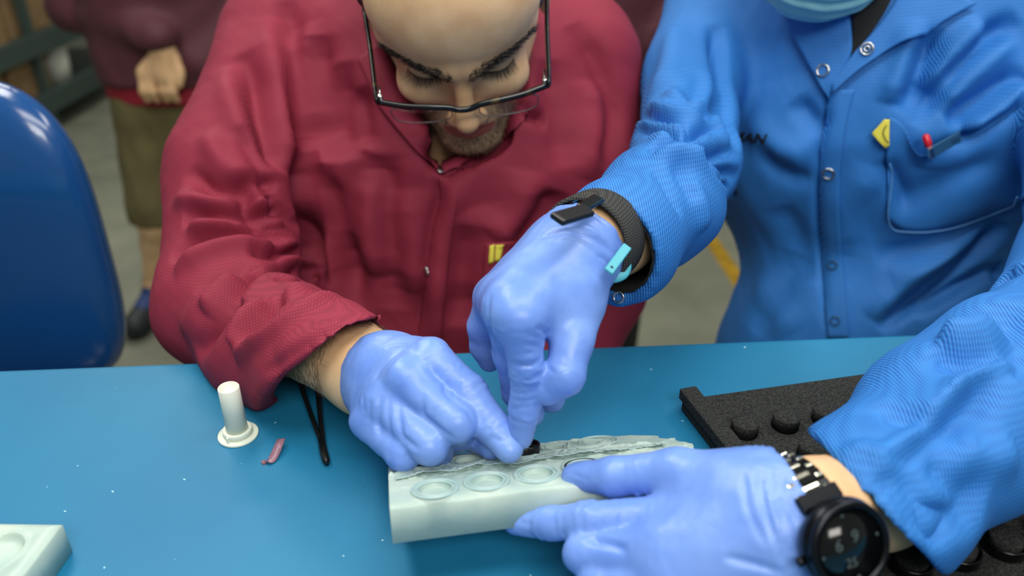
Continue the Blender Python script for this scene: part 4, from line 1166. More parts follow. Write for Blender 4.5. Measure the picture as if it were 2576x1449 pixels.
# =================================================================== person in blue
O2 = P(2138, -252, .665); A2x = head_axes(30, -3, 4)
torso2_flat = nrm(np.array([0.05, 0.92, 0.38]))
man2 = empty('person', (P(2260, 700, 1.0)[0], P(2260, 700, 1.0)[1], 0), 'person in a bright blue coat and face mask pressing a ring with one finger', 'person')
axB = nrm(P(1780, 440, .70) - P(1478, 612, .50))
axC = nrm(P(2250, 1225, .432) - P(2020, 1300, .392))
def body2(p):
    d = head_sdf(p, O2, A2x)
    d = smin(d, rcone(p, to_world(O2, A2x, (0, -50, -105)), P(2180, 120, .93), .054, .060), .02)
    t = chain(p, PP((2270, 300, .93), (2300, 560, .98), (2230, 900, 1.03)), (.155, .14, .155), .05, (torso2_flat, .55))
    t = smin(t, rcone(p, P(1860, 60, .93), P(2680, 90, .87), .026, .026), .04)
    t = smin(t, chain(p, PP((1800, 40, .91), (1755, 210, .855), (1736, 408, .725)), (.030, .026, .024), .02), .02)
    t = smin(t, chain(p, PP((2690, 90, .81), (2820, 500, .68), (2715, 885, .55)), (.045, .042, .038), .02), .03)
    d = smin(d, t, .03)
    d = smin(d, chain(p, PP((1736, 408, .725), (1666, 518, .608), (1545, 590, .535), (1490, 608, .505), (1440, 642, .488)), (.024, .028, .0245, .0225, .021), .02), .012)
    d = smin(d, chain(p, PP((2715, 885, .55), (2420, 1080, .472), (2200, 1240, .425), (2040, 1296, .394), (1960, 1304, .392)), (.038, .034, .0255, .0236, .0225), .02), .012)
    return np.minimum(d, np.minimum(hand_sdf(p, HB, -0.0036), hand_sdf(p, HC, -0.0036)))
lo2 = np.array([-0.02, 0.20, TABLE_Z - 0.22]); hi2 = np.array([0.70, 1.16, TABLE_Z + 0.50])
V, Q = sdf_mesh(body2, lo2, hi2, 0.0026, 2)
mesh('body', V, Q, M['skin'], man2)
bvh2 = bvh_of(V, Q)
def hair2(p):
    q = ((p - O2.astype(np.float32)) @ A2x.T.astype(np.float32)) * np.float32(1000)
    d = ellip(q, (0, 40, -92), (82, 90, 102))
    d = smax(d, -(ellip(q, (0, 18, 30), (70, 74, 74))), 5)
    return smax(d, (-28 - q[:, 1]) + 0.18 * (q[:, 2] + 60), 6) / np.float32(1000)
c = to_world(O2, A2x, (0, 30, -90))
Vh, Qh = sdf_mesh(hair2, c - 0.15, c + 0.15, 0.005, 2)
mesh('hair', Vh, Qh, M['hair'], man2)
glove('glove', HB, P(1483, 607, .502), nrm(P(1329, 763, .448) - P(1483, 607, .502)) + .30 * FWD, man2, amp=0.0005, only={0: 1.3, 4: 0.4, 1: 0.5}, label='violet-blue nitrile glove on the hand pointing down',
      flare=(P(1496, 598, .506), P(1430, 654, .484), .0280, .0262), pitch=0.0046, cuffamp=0.0012)
glove('glove', HC, P(2000, 1300, .392), P(1985, 1304, .392) - P(2005, 1300, .392), man2, amp=0.0004, only={0: 1.0, 4: 0.4}, label='violet-blue nitrile glove on the hand gripping the mould', h=0.0017,
      flare=(P(2012, 1300, .392), P(1930, 1300, .396), .0285, .0275), cuffamp=0.0012)

# the blue coat
cB = P(1524, 624, .524); nB = -axB
cC = P(2192, 1260, .427); nC = nrm(P(2192, 1258, .424) - P(2400, 1080, .462))
_uC = nrm(P(2052, 1112, .430) - P(2334, 1410, .424)); _vC = np.cross(_uC, nrm(P(2200, 1250, 1) - CAM)); nC = nrm(_vC * np.sign(_vC @ nC))
_uB = nrm(P(1478, 500, .535) - P(1575, 758, .545)); nB = nrm(nB - _uB * (nB @ _uB)); nB = nrm(nB + .35 * FWD)
def coat2(p):
    t = chain(p, PP((2250, 200, .90), (2262, 370, .905), (2300, 560, .955), (2235, 900, 1.01), (2230, 1050, 1.04)), (.195, .198, .178, .205, .21), .05, (torso2_flat, .60))
    t = smin(t, rcone(p, P(1880, 10, .89), P(2680, 70, .84), .058, .058), .07)
    ra = chain(p, PP((1795, 10, .90), (1742, 200, .85), (1724, 404, .72)), (.055, .048, .046), .03)
    fa = chain(p, PP((1724, 406, .72), (1660, 515, .605), (1548, 612, .537), (1460, 672, .49)), (.046, .0430, .0385, .038), .02)
    fa = smax(fa, -plane_d(p, cB, -nB) if False else plane_d(p, cB, nB), .002)
    fa = smax(fa, -rcone(p, P(1640, 545, .585), P(1440, 690, .48), .030, .0350), .002)
    t = smin(t, smin(ra, fa, .020), .020)
    la = chain(p, PP((2700, 80, .80), (2830, 500, .67), (2720, 880, .54)), (.068, .064, .060), .03)
    fc_ = chain(p, PP((2720, 880, .54), (2540, 985, .492), (2400, 1078, .462), (2192, 1256, .426), (2050, 1380, .40)), (.060, .0555, .0500, .0436, .043), .02)
    fc_ = smax(fc_, plane_d(p, cC, nC), .002)
    fc_ = smax(fc_, -rcone(p, P(2330, 1140, .450), P(2050, 1380, .40), .035, .0400), .002)
    t = smin(t, smin(la, fc_, .022), .020)
    return smax(t, TABLE_Z - 0.21 - p[:, 2], .004)
V, Q = sdf_mesh(coat2, lo2 + np.array([-0.0, 0.0, 0.0]), hi2, 0.0031, 2)
blue_folds = [
    ([(1600, 285), (1673, 304), (1747, 323), (1822, 311)], -.012, .007), ([(1630, 265), (1700, 285), (1770, 300)], .007, .008), ([(1673, 323), (1723, 341), (1760, 331)], -.009, .005),
    ([(1590, 335), (1661, 325), (1723, 354), (1785, 379), (1865, 379)], -.012, .007), ([(1600, 310), (1660, 312), (1720, 330)], .007, .007), ([(1640, 345), (1710, 370), (1780, 400)], .007, .007),
    ([(1625, 372), (1700, 366), (1760, 385), (1820, 420), (1859, 445)], -.012, .007), ([(1640, 395), (1720, 395), (1790, 430), (1830, 470)], .008, .009), ([(1754, 398), (1810, 447), (1850, 500)], -.009, .007),
    ([(1698, 404), (1723, 460), (1747, 507)], -.004, .007), ([(1650, 420), (1680, 480), (1715, 540)], -.003, .006), ([(1730, 440), (1760, 520), (1765, 580)], .004, .010), ([(1760, 292), (1797, 267), (1828, 205)], -.009, .008),
    ([(1800, 60), (1812, 160), (1835, 280), (1860, 370)], -.014, .010), ([(1700, 60), (1690, 150), (1660, 230)], .006, .018), ([(1770, 180), (1740, 250), (1690, 280)], -.005, .012), ([(1675, 230), (1740, 265), (1800, 270)], .007, .010),
    ([(2275, 285), (2316, 179), (2347, 67)], -.013, .011), ([(2240, 260), (2275, 160), (2310, 60)], .008, .014), ([(2298, 314), (2383, 202), (2473, 112), (2562, 45)], -.015, .012), ([(2330, 230), (2400, 140), (2480, 50)], .011, .015),
    ([(2383, 314), (2473, 251), (2576, 179)], -.012, .012), ([(2350, 270), (2440, 180), (2550, 90)], .008, .013), ([(2430, 330), (2500, 285), (2590, 215)], .013, .012), ([(2320, 395), (2420, 360), (2520, 290), (2590, 240)], -.010, .009),
    ([(2230, 400), (2260, 470), (2280, 540)], -.007, .010), ([(2250, 520), (2380, 450), (2520, 400)], -.006, .016), ([(2200, 650), (2350, 610), (2560, 520)], -.006, .013), ([(2240, 700), (2380, 660), (2540, 590)], .006, .018),
    ([(2200, 420), (2140, 520), (2120, 640)], .004, .02), ([(2090, 220), (2075, 300), (2063, 381), (2058, 493), (2065, 628), (2082, 830)], -.006, .005), ([(2000, 250), (2040, 300), (2080, 330)], -.006, .012), ([(1880, 300), (1960, 370), (2040, 390)], .005, .018),
    ([(1900, 380), (1980, 440), (2050, 450)], -.005, .014), ([(1960, 520), (2010, 600), (2040, 720)], -.007, .014), ([(1900, 700), (1950, 770), (1990, 840)], .008, .018), ([(2000, 640), (1960, 740), (1900, 840)], -.008, .014),
    ([(2210, 830), (2330, 730), (2440, 640), (2530, 560)], -.016, .010), ([(2190, 800), (2300, 700), (2400, 620)], .006, .016), ([(2300, 790), (2400, 730), (2500, 670)], -.010, .009),
    ([(2505, 660), (2530, 700), (2576, 660)], -.008, .010), ([(2360, 860), (2440, 850), (2520, 820)], .010, .014), ([(2350, 880), (2430, 905), (2520, 900)], -.007, .012),
    ([(2190, 1160), (2280, 1110), (2380, 1020), (2470, 930), (2576, 905)], .008, .006), ([(2230, 1165), (2330, 1110), (2420, 1030), (2500, 950)], -.005, .010), ([(2300, 1050), (2350, 1000), (2440, 960)], .004, .010),
    ([(2200, 1020), (2290, 1060), (2330, 1050)], -.0045, .010), ([(2140, 1110), (2190, 1160), (2230, 1200)], .004, .009), ([(2340, 1150), (2420, 1220), (2480, 1250)], -.006, .011), ([(2270, 1180), (2330, 1280), (2400, 1340)], -.004, .010),
    ([(2400, 1110), (2480, 1150), (2560, 1130)], .005, .014), ([(2330, 1330), (2400, 1310), (2470, 1290)], -.006, .009), ([(2160, 1150), (2240, 1240), (2330, 1350)], -.0018, .003), ([(2520, 760), (2550, 860), (2570, 960)], -.006, .014)]
V = folds(V, Q, [(a_, b_ * (.5 if a_[0][0] < 2110 and a_[0][1] > 510 else 1.0), c_ * (1.2 if a_[0][0] < 2110 and a_[0][1] > 510 else .85)) for a_, b_, c_ in blue_folds], gain=1.4)
V = V + normals(V, Q) * (0.0011 * vnoise(V, 15, 7) + 0.0002 * vnoise(V, 50, 18))[:, None]
coat2_o = mesh('coat', V, Q, M['blue_cloth'], man2); coat2_o['label'] = 'bright blue static-control coat with snap front'
bC2 = bvh_of(V, Q)
patch('undershirt', bC2, [[(2120, -60), (2145, 40), (2141, 145)], [(2190, -80), (2190, 20), (2142, 146)], [(2280, -80), (2220, 40), (2143, 147)]], M['black_cloth'], man2, n=12, m=20, off=.003, thick=.002)
patch('collar', bC2, [[(1955, -60), (1985, 60), (2030, 150), (2086, 252)], [(2040, -60), (2060, 40), (2085, 130), (2094, 222)], [(2120, -60), (2138, 40), (2143, 130), (2100, 208)]], M['blue_cloth'], coat2_o, n=16, m=34, off=.008, thick=.003)
patch('collar', bC2, [[(2290, -60), (2225, 50), (2146, 138), (2094, 214)], [(2380, -20), (2270, 60), (2170, 148), (2095, 222)], [(2450, 15), (2300, 94), (2190, 156), (2096, 232)]], M['blue_cloth'], coat2_o, n=16, m=34, off=.009, thick=.003)
patch('placket', bC2, [[(2088, 225), (2074, 300), (2062, 381), (2057, 493), (2064, 628), (2083, 850)], [(2150, 225), (2130, 300), (2118, 381), (2112, 493), (2118, 628), (2135, 850)]], M['blue_cloth'], coat2_o, n=8, m=60, off=.0035, thick=.002)
pocket_o = patch('pocket', bC2, [[(2236, 292), (2268, 312), (2300, 372), (2345, 388), (2440, 352), (2600, 250)], [(2228, 400), (2300, 430), (2400, 430), (2600, 380)], [(2232, 548), (2284, 578), (2390, 566), (2600, 496)]], M['blue_cloth'], coat2_o, n=24, m=50,
      off=.005, thick=.002, offs=lambda a, b: .004 + .012 * math.exp(-((b - 0.32) / 0.16) ** 2) * max(0, 1 - a * 2.6))
def seam(name, bvh, pts, r, mat, parent, lift=0.004):
    pl = catmull(np.array(pts, float), 6); p3 = []
    for x_, y_ in pl:
        p_, n_ = ray(bvh, x_, y_)
        if p_ is not None: p3.append(p_ + n_ * lift)
    if len(p3) > 2: return tube(name, np.array(p3), r, mat, parent, 6)
M['thread'] = material('pale_blue_thread', (96, 158, 214), 0.8)
seam('pocket_seam', bC2, [(2234, 400), (2235, 548), (2284, 576), (2390, 564), (2576, 498)], .0006, M['thread'], coat2_o, .0052)
for q in ((2077, 181), (2087, 433)): disc_on('snap', bC2, q[0], q[1], .0064, M['chrome'], coat2_o, hh=.0014, hole=.0046, lift=.0085 if q[1] < 200 else .0040)
disc_on('snap', bC2, 2182, 126, .0062, M['chrome'], coat2_o, hh=.0016, hole=.0046, lift=.0095)
disc_on('snap_core', bC2, 2182, 126, .0030, M['chrome'], coat2_o, hh=.0022, hole=.0016, lift=.0095)
for q in ((2097, 664), (2102, 805)): disc_on('snap', bC2, q[0], q[1], .0052, M['navy'], coat2_o, hh=.0014, hole=.0038, lift=.0040)
patch('tag', bC2, [[(2224, 299), (2237, 300)], [(2208, 318), (2236, 322)], [(2193, 334), (2236, 350)], [(2226, 369), (2236, 362)]], M['yellow'], coat2_o, n=14, m=8, off=.0075, thick=.001, curve=False)
seam('tag_mark', bC2, [(2228, 312), (2222, 328), (2226, 344), (2234, 353)], .0004, M['ink'], coat2_o, .0090)
# printed name on the chest
cu = bpy.data.curves.new('name_print', 'FONT'); cu.body = 'MAN'; cu.size = 1.0; cu.shear = 0.25; cu.offset = 0.022; cu.resolution_u = 4
to = bpy.data.objects.new('name_print_src', cu); sc.collection.objects.link(to)
dg = bpy.context.evaluated_depsgraph_get(); tm = bpy.data.meshes.new_from_object(to.evaluated_get(dg))
bm = bmesh.new(); bm.from_mesh(tm); bmesh.ops.subdivide_edges(bm, edges=[e for e in bm.edges if e.calc_length() > 0.15], cuts=2); bmesh.ops.triangulate(bm, faces=bm.faces); bm.to_mesh(tm); bm.free()
tv = np.array([v.co for v in tm.vertices]); wtx = tv[:, 0].max()
cd_, up_ = np.array([1.0, 0.10]), np.array([0.10, -1.0])
Vt = []; keep = []
for v in tv:
    xy = np.array([1840, 352]) + cd_ * (v[0] / wtx * 90) + up_ * (v[1] * 33)
    p_, n_ = ray(bC2, xy[0], xy[1])
    if p_ is not None and (p_ - CAM) @ FWD < .79: p_ = None
    Vt.append(p_ + n_ * 0.0012 if p_ is not None else np.zeros(3)); keep.append(p_ is not None)
Ft = [tuple(f.vertices) for f in tm.polygons if all(keep[i] for i in f.vertices) and max(np.linalg.norm(Vt[f.vertices[0]] - Vt[f.vertices[i]]) for i in (1, 2)) < 0.03]
bpy.data.objects.remove(to)
us_ = sorted({i for f in Ft for i in f}); mp_ = {i: k for k, i in enumerate(us_)}
par_ = {i: i for i in us_}
def root_(i):
    while par_[i] != i: i = par_[i]
    return i
for f in Ft:
    for i in f[1:]: par_[root_(i)] = root_(f[0])
for r0 in sorted({root_(i) for i in us_}):
    fs_ = [f for f in Ft if root_(f[0]) == r0]; ids_ = sorted({i for f in fs_ for i in f}); mp_ = {i: k for k, i in enumerate(ids_)}
    o = mesh('printed_letter', [Vt[i] for i in ids_], [tuple(mp_[i] for i in f) for f in fs_], M['ink'], coat2_o, smooth=False)
    s = o.modifiers.new('thick', 'SOLIDIFY'); s.thickness = 0.0004; s.offset = 1
# linings that show inside the two cuffs
def lining(a, b, ra, rb, c, n, parent):
    def fn(p):
        d = smax(rcone(p, a, b, ra, rb), -rcone(p, a, b, ra - .0022, rb - .0022), .0004)
        return smax(smax(d, plane_d(p, c, n) + .0012, .0004), -.05 - plane_d(p, c, n), .0004)
    V, Q = sdf_mesh(fn, np.minimum(a, c) - .055, np.maximum(a, c) + .055, .0014, 1)
    return mesh('cuff_lining', V, Q, M['black_cloth'], parent)
lining(P(1640, 545, .585), P(1440, 690, .48), .0305, .0357, cB, nB, coat2_o); lining(P(2330, 1140, .450), P(2050, 1380, .40), .0355, .0406, cC, nC, coat2_o)
disc_on('snap', bC2, 1558, 748, .0042, M['chrome'], coat2_o, hh=.0014, hole=.0028, lift=.0008)
# mask
def mask2(p):
    q = ((p - O2.astype(np.float32)) @ A2x.T.astype(np.float32)) * np.float32(1000)
    d = ellip(q, (0, -66, -22), (66, 62, 58))
    d = smax(d, q[:, 1] + 12, 4); d = smax(d, -(q[:, 2] + 62), 4)
    return d / np.float32(1000)
c = to_world(O2, A2x, (0, -60, -10))
Vm, Qm = sdf_mesh(mask2, c - .1, c + .1, .0022, 3)
qm = ((Vm - O2) @ A2x.T) * 1000
Vm = Vm + normals(Vm, Qm) * (0.0012 * np.sin((qm[:, 1] - 0.08 * np.abs(qm[:, 0])) * 0.42) * (qm[:, 2] > 0) + 0.0006 * vnoise(Vm, 40, 2))[:, None]
mk = mesh('face_mask', Vm, Qm, M['mask'], man2); mk['label'] = 'pale blue pleated face mask'

# ---- clip and cap in the chest pocket
pc, pn = ray(bC2, 2348, 350)
xa = nrm(P(2385, 330, (pc - CAM) @ FWD) - P(2318, 367, (pc - CAM) @ FWD)); ya_ = nrm(np.cross(pn, xa)); za = np.cross(xa, ya_)
clip = empty('pocket_clip', pc + za * .017, 'dark blue clip with a metal end sticking out of the blue chest pocket', 'clip')
box('clip_body', pc + za * .017, (.0285, .0108, .003), M['navy'], clip, [xa, ya_, za], .0006)
box('clip_end', pc + za * .017 - xa * .0165, (.0045, .0112, .0042), M['chrome'], clip, [xa, ya_, za], .0006)
for k in range(5): box('notch', pc + za * .0187 + xa * (.0052 + .0017 * k), (.0005, .004, .0006), M['chrome'], clip, [xa, ya_, za])
pr = P(2329, 343, (pc - CAM) @ FWD - .012)
rcap = lathe('pen_cap', pr, nrm(xa * -.3 - UPV * -1.0), [(.0034, -.010), (.0036, -.004), (.0034, .0), (.0018, .0020), (.0001, .0024)], M['red_plastic'], None, 16)
tag(rcap, 'red glossy pen cap poking out of the chest pocket behind the clip', 'pen')

# ---- wrist band with clasp on the pointing hand's wrist
bw = P(1490, 603, .504); bandr = .0292
band = empty('wrist_band', bw, 'dark grey woven fitness band on the wrist of the pointing hand', 'wristband')
M['knit'] = material('grey_knit', (60, 62, 60), 0.8); weave(M['knit'], (74, 76, 72), (30, 31, 31), (0.0016, 0.0016), 0.9, 0.8)
lathe('strap', bw, axB, [(bandr, -.0135), (bandr + .0016, -.012), (bandr + .0018, 0), (bandr + .0016, .012), (bandr, .0135), (bandr - .001, .0135), (bandr - .001, -.0135)], M['knit'], band, 48, closed=False)
def around(c, ax, px, py, r):
    """the point on the camera side of a wrist of radius r behind a pixel"""
    dd = nrm(P(px, py, 1) - CAM); q = CAM - c
    a_ = dd - ax * (dd @ ax); b_ = q - ax * (q @ ax)
    A_, B_, C_ = a_ @ a_, 2 * a_ @ b_, b_ @ b_ - r * r
    D_ = B_ * B_ - 4 * A_ * C_
    t = (-B_ - math.sqrt(max(D_, 0))) / (2 * A_)
    p_ = CAM + dd * t; o_ = p_ - c; n_ = nrm(o_ - ax * (o_ @ ax)); return p_, n_
for nm, (xa0, ya0), (xa1, ya1), hw, th, mt in (('sensor', (1398, 556), (1478, 532), .0052, .0042, 'black'), ('clasp', (1462, 528), (1506, 502), .0042, .0032, 'gloss_black')):
    p0, n0 = around(bw, axB, xa0, ya0, bandr + .003); p1, n1 = around(bw, axB, xa1, ya1, bandr + .003)
    L = np.linalg.norm(p1 - p0); xd = nrm(p1 - p0); nn = nrm(n0 + n1 - xd * ((n0 + n1) @ xd))
    o = box(nm, (p0 + p1) / 2 + nn * .001, (L, hw * 2, th), M[mt], band, [xd, np.cross(nn, xd), nn]); bevel(o, .0018, 3)
# teal grounding strap with its flat tab
gs = empty('grounding_strap', P(1555, 650, .50), 'teal grounding strap with flat plastic tab at the blue cuff', 'strap')
t0, t1 = around(bw, axB, 1578, 620, bandr + .006)[0], around(bw, axB, 1530, 684, bandr + .006)[0]; xd = nrm(t1 - t0); zn = nrm(CAM - t0); zn = nrm(zn - xd * (zn @ xd))
o = box('tab', (t0 + t1) / 2 , (np.linalg.norm(t1 - t0), .0056, .002), M['teal'], gs, [xd, np.cross(zn, xd), zn]); bevel(o, .0006, 2)
lathe('tab_hole', t1 - xd * .004 + zn * .0009, zn, [(.0009, 0), (.0009, .0003)], M['black'], gs, 12)
loop_pts = catmull([P(1518, 692, .486), P(1545, 699, .485), P(1568, 690, .486), P(1576, 670, .488), P(1568, 656, .490), P(1556, 662, .492)], 6)
tube('loop', loop_pts, .0009, M['teal'], gs, 8, wid=.0032, up=FWD)
tube('cord', catmull([P(1581, 618, .487), P(1579, 600, .490), P(1577, 575, .494)], 5), .0007, M['teal'], gs, 6)
lathe('bead', P(1523, 700, .4845), -FWD, [(.0012, 0), (.0013, .0012), (.0005, .002)], M['teal'], gs, 12)

# ---- wrist watch
WR = .0285
wa, wb = P(1990, 1318, .392), P(2200, 1222, .404); axC = nrm(wb - wa); best = 1e9
for t_ in np.linspace(-.5, 1.0, 40):
    w_ = wa + (wb - wa) * t_; e1 = CAM - w_; e1 = nrm(e1 - axC * (e1 @ axC)); e2 = np.cross(axC, e1); e2 = e2 * -np.sign(e2 @ UPV)
    for f_ in np.linspace(-1, 1.2, 60):
        e_ = e1 * math.cos(f_) + e2 * math.sin(f_); ex, ey, ez = px_of(w_ + e_ * .036)
        er = math.hypot(ex - 2126, ey - 1372)
        if er < best: best, wc, ed = er, w_, e_
fd = np.cross(axC, ed)
if fd @ UPV < 0: fd = -fd
watch = empty('wrist_watch', wc, 'black round watch with a shiny steel link bracelet on the gripping hand', 'watch')
cw = wc + ed * (WR + .004)
lathe('case', cw, ed, [(.0170, -.004), (.0205, -.002), (.0212, .002), (.0205, .0052), (.0196, .0060)], M['gun'], watch, 48)
lathe('bezel', cw + ed * .0055, ed, [(.0205, 0), (.0202, .0022), (.0190, .0030), (.0172, .0026), (.0170, 0)], M['gun'], watch, 56, closed=False)
lathe('dial', cw + ed * .0055, ed, [(.0172, 0), (.0172, .0012), (.0001, .0013)], M['gloss_black'], watch, 48)
def dial_pt(a, b, hh=.0072): return cw + ed * hh + axC * a + fd * b
M['digit'] = material('dim_digit', (70, 82, 84), 0.5)
def glyph(txt, a, b, size, ang):
    cu = bpy.data.curves.new('numeral', 'FONT'); cu.body = txt; cu.size = size; cu.align_x = 'CENTER'; cu.extrude = .0001
    o_ = bpy.data.objects.new('numeral', cu); sc.collection.objects.link(o_)
    dg_ = bpy.context.evaluated_depsgraph_get(); m_ = bpy.data.meshes.new_from_object(o_.evaluated_get(dg_)); bpy.data.objects.remove(o_)
    vx = np.array([v.co for v in m_.vertices]); X_ = nrm(axC * math.cos(ang) + fd * math.sin(ang)); Y_ = np.cross(ed, X_)
    Vv_ = [dial_pt(a, b) + X_ * v[0] + Y_ * v[1] + ed * v[2] for v in vx]
    fs_ = [tuple(f.vertices) for f in m_.polygons]
    mesh('numeral', Vv_, fs_, M['digit'], watch, smooth=False)
glyph('6', -.006, .000, .008, -.15); glyph('9', .003, .001, .008, -.15); glyph('25', -.002, -.009, .006, -.15)
for k in range(12):
    a = k * math.pi / 6
    p_ = dial_pt(.0145 * math.cos(a), .0145 * math.sin(a), .0069)
    if k % 3 == 0: lathe('hour_mark', p_, ed, [(.0007, 0), (.0007, .0003)], M['digit'], watch, 10)
p_ = cw + axC * -.0215 + ed * .001; lathe('crown', p_, -axC, [(.0022, 0), (.0024, .002), (.0018, .0026)], M['gun'], watch, 16)
M['link_dark'] = material('dark_link', (24, 26, 28), 0.3, metallic=0.8)
M['link_steel'] = material('steel_link', (214, 212, 196), 0.25, metallic=1.0)
nlink = 22
for k in range(nlink):
    a = 0.80 + (2 * math.pi - 1.6) * k / (nlink - 1)
    rd = ed * math.cos(a) + fd * math.sin(a); tn = -ed * math.sin(a) + fd * math.cos(a)
    base = wc + rd * (WR + .0016)
    box('link', base, (.0205, .0064, .0022), M['link_dark'], watch, [axC, tn, rd], .0004)
    lk = .5 if k % 2 else -.5
    for off_, wd_ in ((0, .0088), (-.0078, .0038), (.0078, .0038)):
        b2 = wc + (ed * math.cos(a + (0.045 if off_ == 0 else -0.045)) + fd * math.sin(a + (0.045 if off_ == 0 else -0.045))) * (WR + .0030) + axC * off_
        o = box('link_cap', b2, (wd_, .0026, .0016), M['link_steel'], watch, [axC, tn, rd]); bevel(o, .0006, 2)
for s_ in (-1, 1):
    a = s_ * .66; rd = ed * math.cos(a) + fd * math.sin(a); tn = -ed * math.sin(a) + fd * math.cos(a)
    o = box('lug', wc + rd * (WR + .003), (.0220, .0075, .0046), M['gun'], watch, [axC, tn, rd]); bevel(o, .001, 2)

# =================================================================== people standing behind
def BK(px, py, Y):
    v = (py - 724.5) / FPX; return P(px, py, Y / (CP - v * SP))
M['dull_red'] = material('dark_maroon_cloth', (86, 42, 52), 0.75); noise_bump(M['dull_red'], 60, 0.3, 0.004)
M['shirt_red'] = material('red_shirt', (150, 24, 48), 0.75)
M['khaki'] = material('olive_shorts', (104, 96, 60), 0.85); noise_mix(M['khaki'], ((94, 86, 52), (112, 104, 66)), 8, 4)
M['shoe'] = material('dark_shoe', (24, 32, 36), 0.6)
M['shoe_blue'] = material('shoe_blue', (20, 50, 104), 0.6)
M['trouser'] = material('black_trousers', (24, 28, 28), 0.85)
YF = 2.17
foot1 = floor_pt(386, 812)
YF = foot1[1] + 0.02
b1 = empty('person', (foot1[0] + .1, YF, 0), 'blurred person behind in maroon coat, olive shorts and dark shoes', 'person')
hipc = BK(470, 330, YF + .03)
sxw = (hipc[0] - foot1[0])
kneeL = BK(392, 560, YF); anL = np.array([foot1[0] + .005, YF + .04, .10])
kneeR = kneeL + np.array([.20, .02, 0]); anR = anL + np.array([.24, .06, 0])
hipL = np.array([hipc[0] - .075, YF + .02, .70]); hipR = hipL + np.array([.17, 0, 0])
top1 = np.array([hipc[0] - .01, YF + .04, 1.20]); hd1 = np.array([hipc[0], YF - .02, 1.45])
hand1 = BK(396, 175, YF - .13)
def leg_(p, s):
    h_, k_, a_ = (hipL, kneeL, anL) if s < 0 else (hipR, kneeR, anR)
    return chain(p, [h_, k_, k_ + (a_ - k_) * .35 + np.array([0, .025, 0]), a_, a_ - np.array([0, 0, .06])], (.075, .050, .052, .034, .034), .02)
foot_d = np.array([-0.02, -0.17, 0])
H1 = dict(kp=.015, kf=.008, palm=[(hand1 + np.array([.028, .0, .055]), hand1 + np.array([.02, -.01, -.01]), .028, .026), (hand1 + np.array([.02, 0, .04]), hand1 + np.array([-.03, -.005, -.005]), .024, .022)],
          fingers=[([hand1 + np.array([.036 - .024 * k, -.012, -.012]), hand1 + np.array([.036 - .025 * k, -.022, -.050]), hand1 + np.array([.036 - .025 * k, -.004, -.078])], (.0125, .0115, .010)) for k in range(4)] +
                  [([hand1 + np.array([.05, 0, .03]), hand1 + np.array([.062, -.01, -.005]), hand1 + np.array([.056, -.015, -.035])], (.014, .012, .010))])
def bg1(p):
    d = smin(leg_(p, -1), leg_(p, 1), .01)
    for a_ in (anL, anR): d = smin(d, rcone(p, a_ - np.array([0, -.03, .065]), a_ + foot_d + np.array([0, .04, -.075]), .034, .026), .02)
    d = smin(d, rcone(p, np.array([hipc[0], YF + .03, .70]), top1 - np.array([0, 0, .1]), .13, .15, (np.array([0, 1.0, 0]), .65)), .03)
    d = smin(d, rcone(p, top1, hd1 - np.array([0, 0, .05]), .05, .05), .03)
    d = smin(d, ellip(p, hd1 + np.array([0, -.01, .05]), (.075, .095, .115)), .02)
    d = smin(d, rcone(p, hd1 + np.array([0, -.10, .05]), hd1 + np.array([0, -.115, .03]), .008, .014), .01)
    d = smin(d, chain(p, [top1 + np.array([-.17, 0, 0]), top1 + np.array([-.23, .03, -.26]), hand1 + np.array([.02, .0, .07])], (.05, .042, .028), .02), .02)
    d = smin(d, chain(p, [top1 + np.array([.17, 0, 0]), top1 + np.array([.23, .03, -.26]), top1 + np.array([.12, -.10, -.40])], (.05, .042, .028), .02), .02)
    return np.minimum(d, hand_sdf(p, H1))
V, Q = sdf_mesh(bg1, (foot1[0] - .35, YF - .32, 0.0), (foot1[0] + .60, YF + .30, 1.66), .007, 2)
mesh('body', V, Q, M['skin'], b1)
def shorts_(p):
    d = None
    for h_, k_ in ((hipL, kneeL), (hipR, kneeR)):
        e = rcone(p, h_, k_ - np.array([0, 0, .02]), .105, .078); e = smax(e, kneeL[2] + .01 - p[:, 2], .006)
        d = e if d is None else smin(d, e, .02)
    return smin(d, rcone(p, np.array([hipc[0], YF + .03, .70]), np.array([hipc[0], YF + .03, .80]), .155, .15, (np.array([0, 1.0, 0]), .7)), .04)
V, Q = sdf_mesh(shorts_, (foot1[0] - .3, YF - .25, .25), (foot1[0] + .55, YF + .3, 1.0), .008, 2)
V = V + normals(V, Q) * (0.004 * vnoise(V, 9, 3))[:, None]
mesh('shorts', V, Q, M['khaki'], b1)
def coatb(p):
    zb = BK(400, 225, YF - .1)[2]
    d = rcone(p, np.array([hipc[0], YF + .03, .60]), top1 - np.array([0, 0.02, .06]), .198, .195, (np.array([0, 1.0, 0]), .74))
    d = smin(d, rcone(p, top1 + np.array([-.15, 0, 0]), top1 + np.array([.15, 0, 0]), .065, .065), .05)
    d = smax(d, zb - p[:, 2], .006)
    ar = chain(p, [top1 + np.array([-.17, 0, 0]), top1 + np.array([-.235, .03, -.26]), hand1 + np.array([.015, .0, .085])], (.07, .066, .050), .03)
    ar = smax(ar, hand1[2] + .055 - p[:, 2], .006)
    d = smin(d, ar, .02)
    return smin(d, chain(p, [top1 + np.array([.17, 0, 0]), top1 + np.array([.235, .03, -.26]), top1 + np.array([.12, -.10, -.38])], (.07, .066, .050), .03), .03)
V, Q = sdf_mesh(coatb, (foot1[0] - .4, YF - .30, .55), (foot1[0] + .65, YF + .32, 1.36), .008, 2)
V = V + normals(V, Q) * (0.005 * vnoise(V, 7, 2))[:, None]
mesh('coat', V, Q, M['dull_red'], b1)
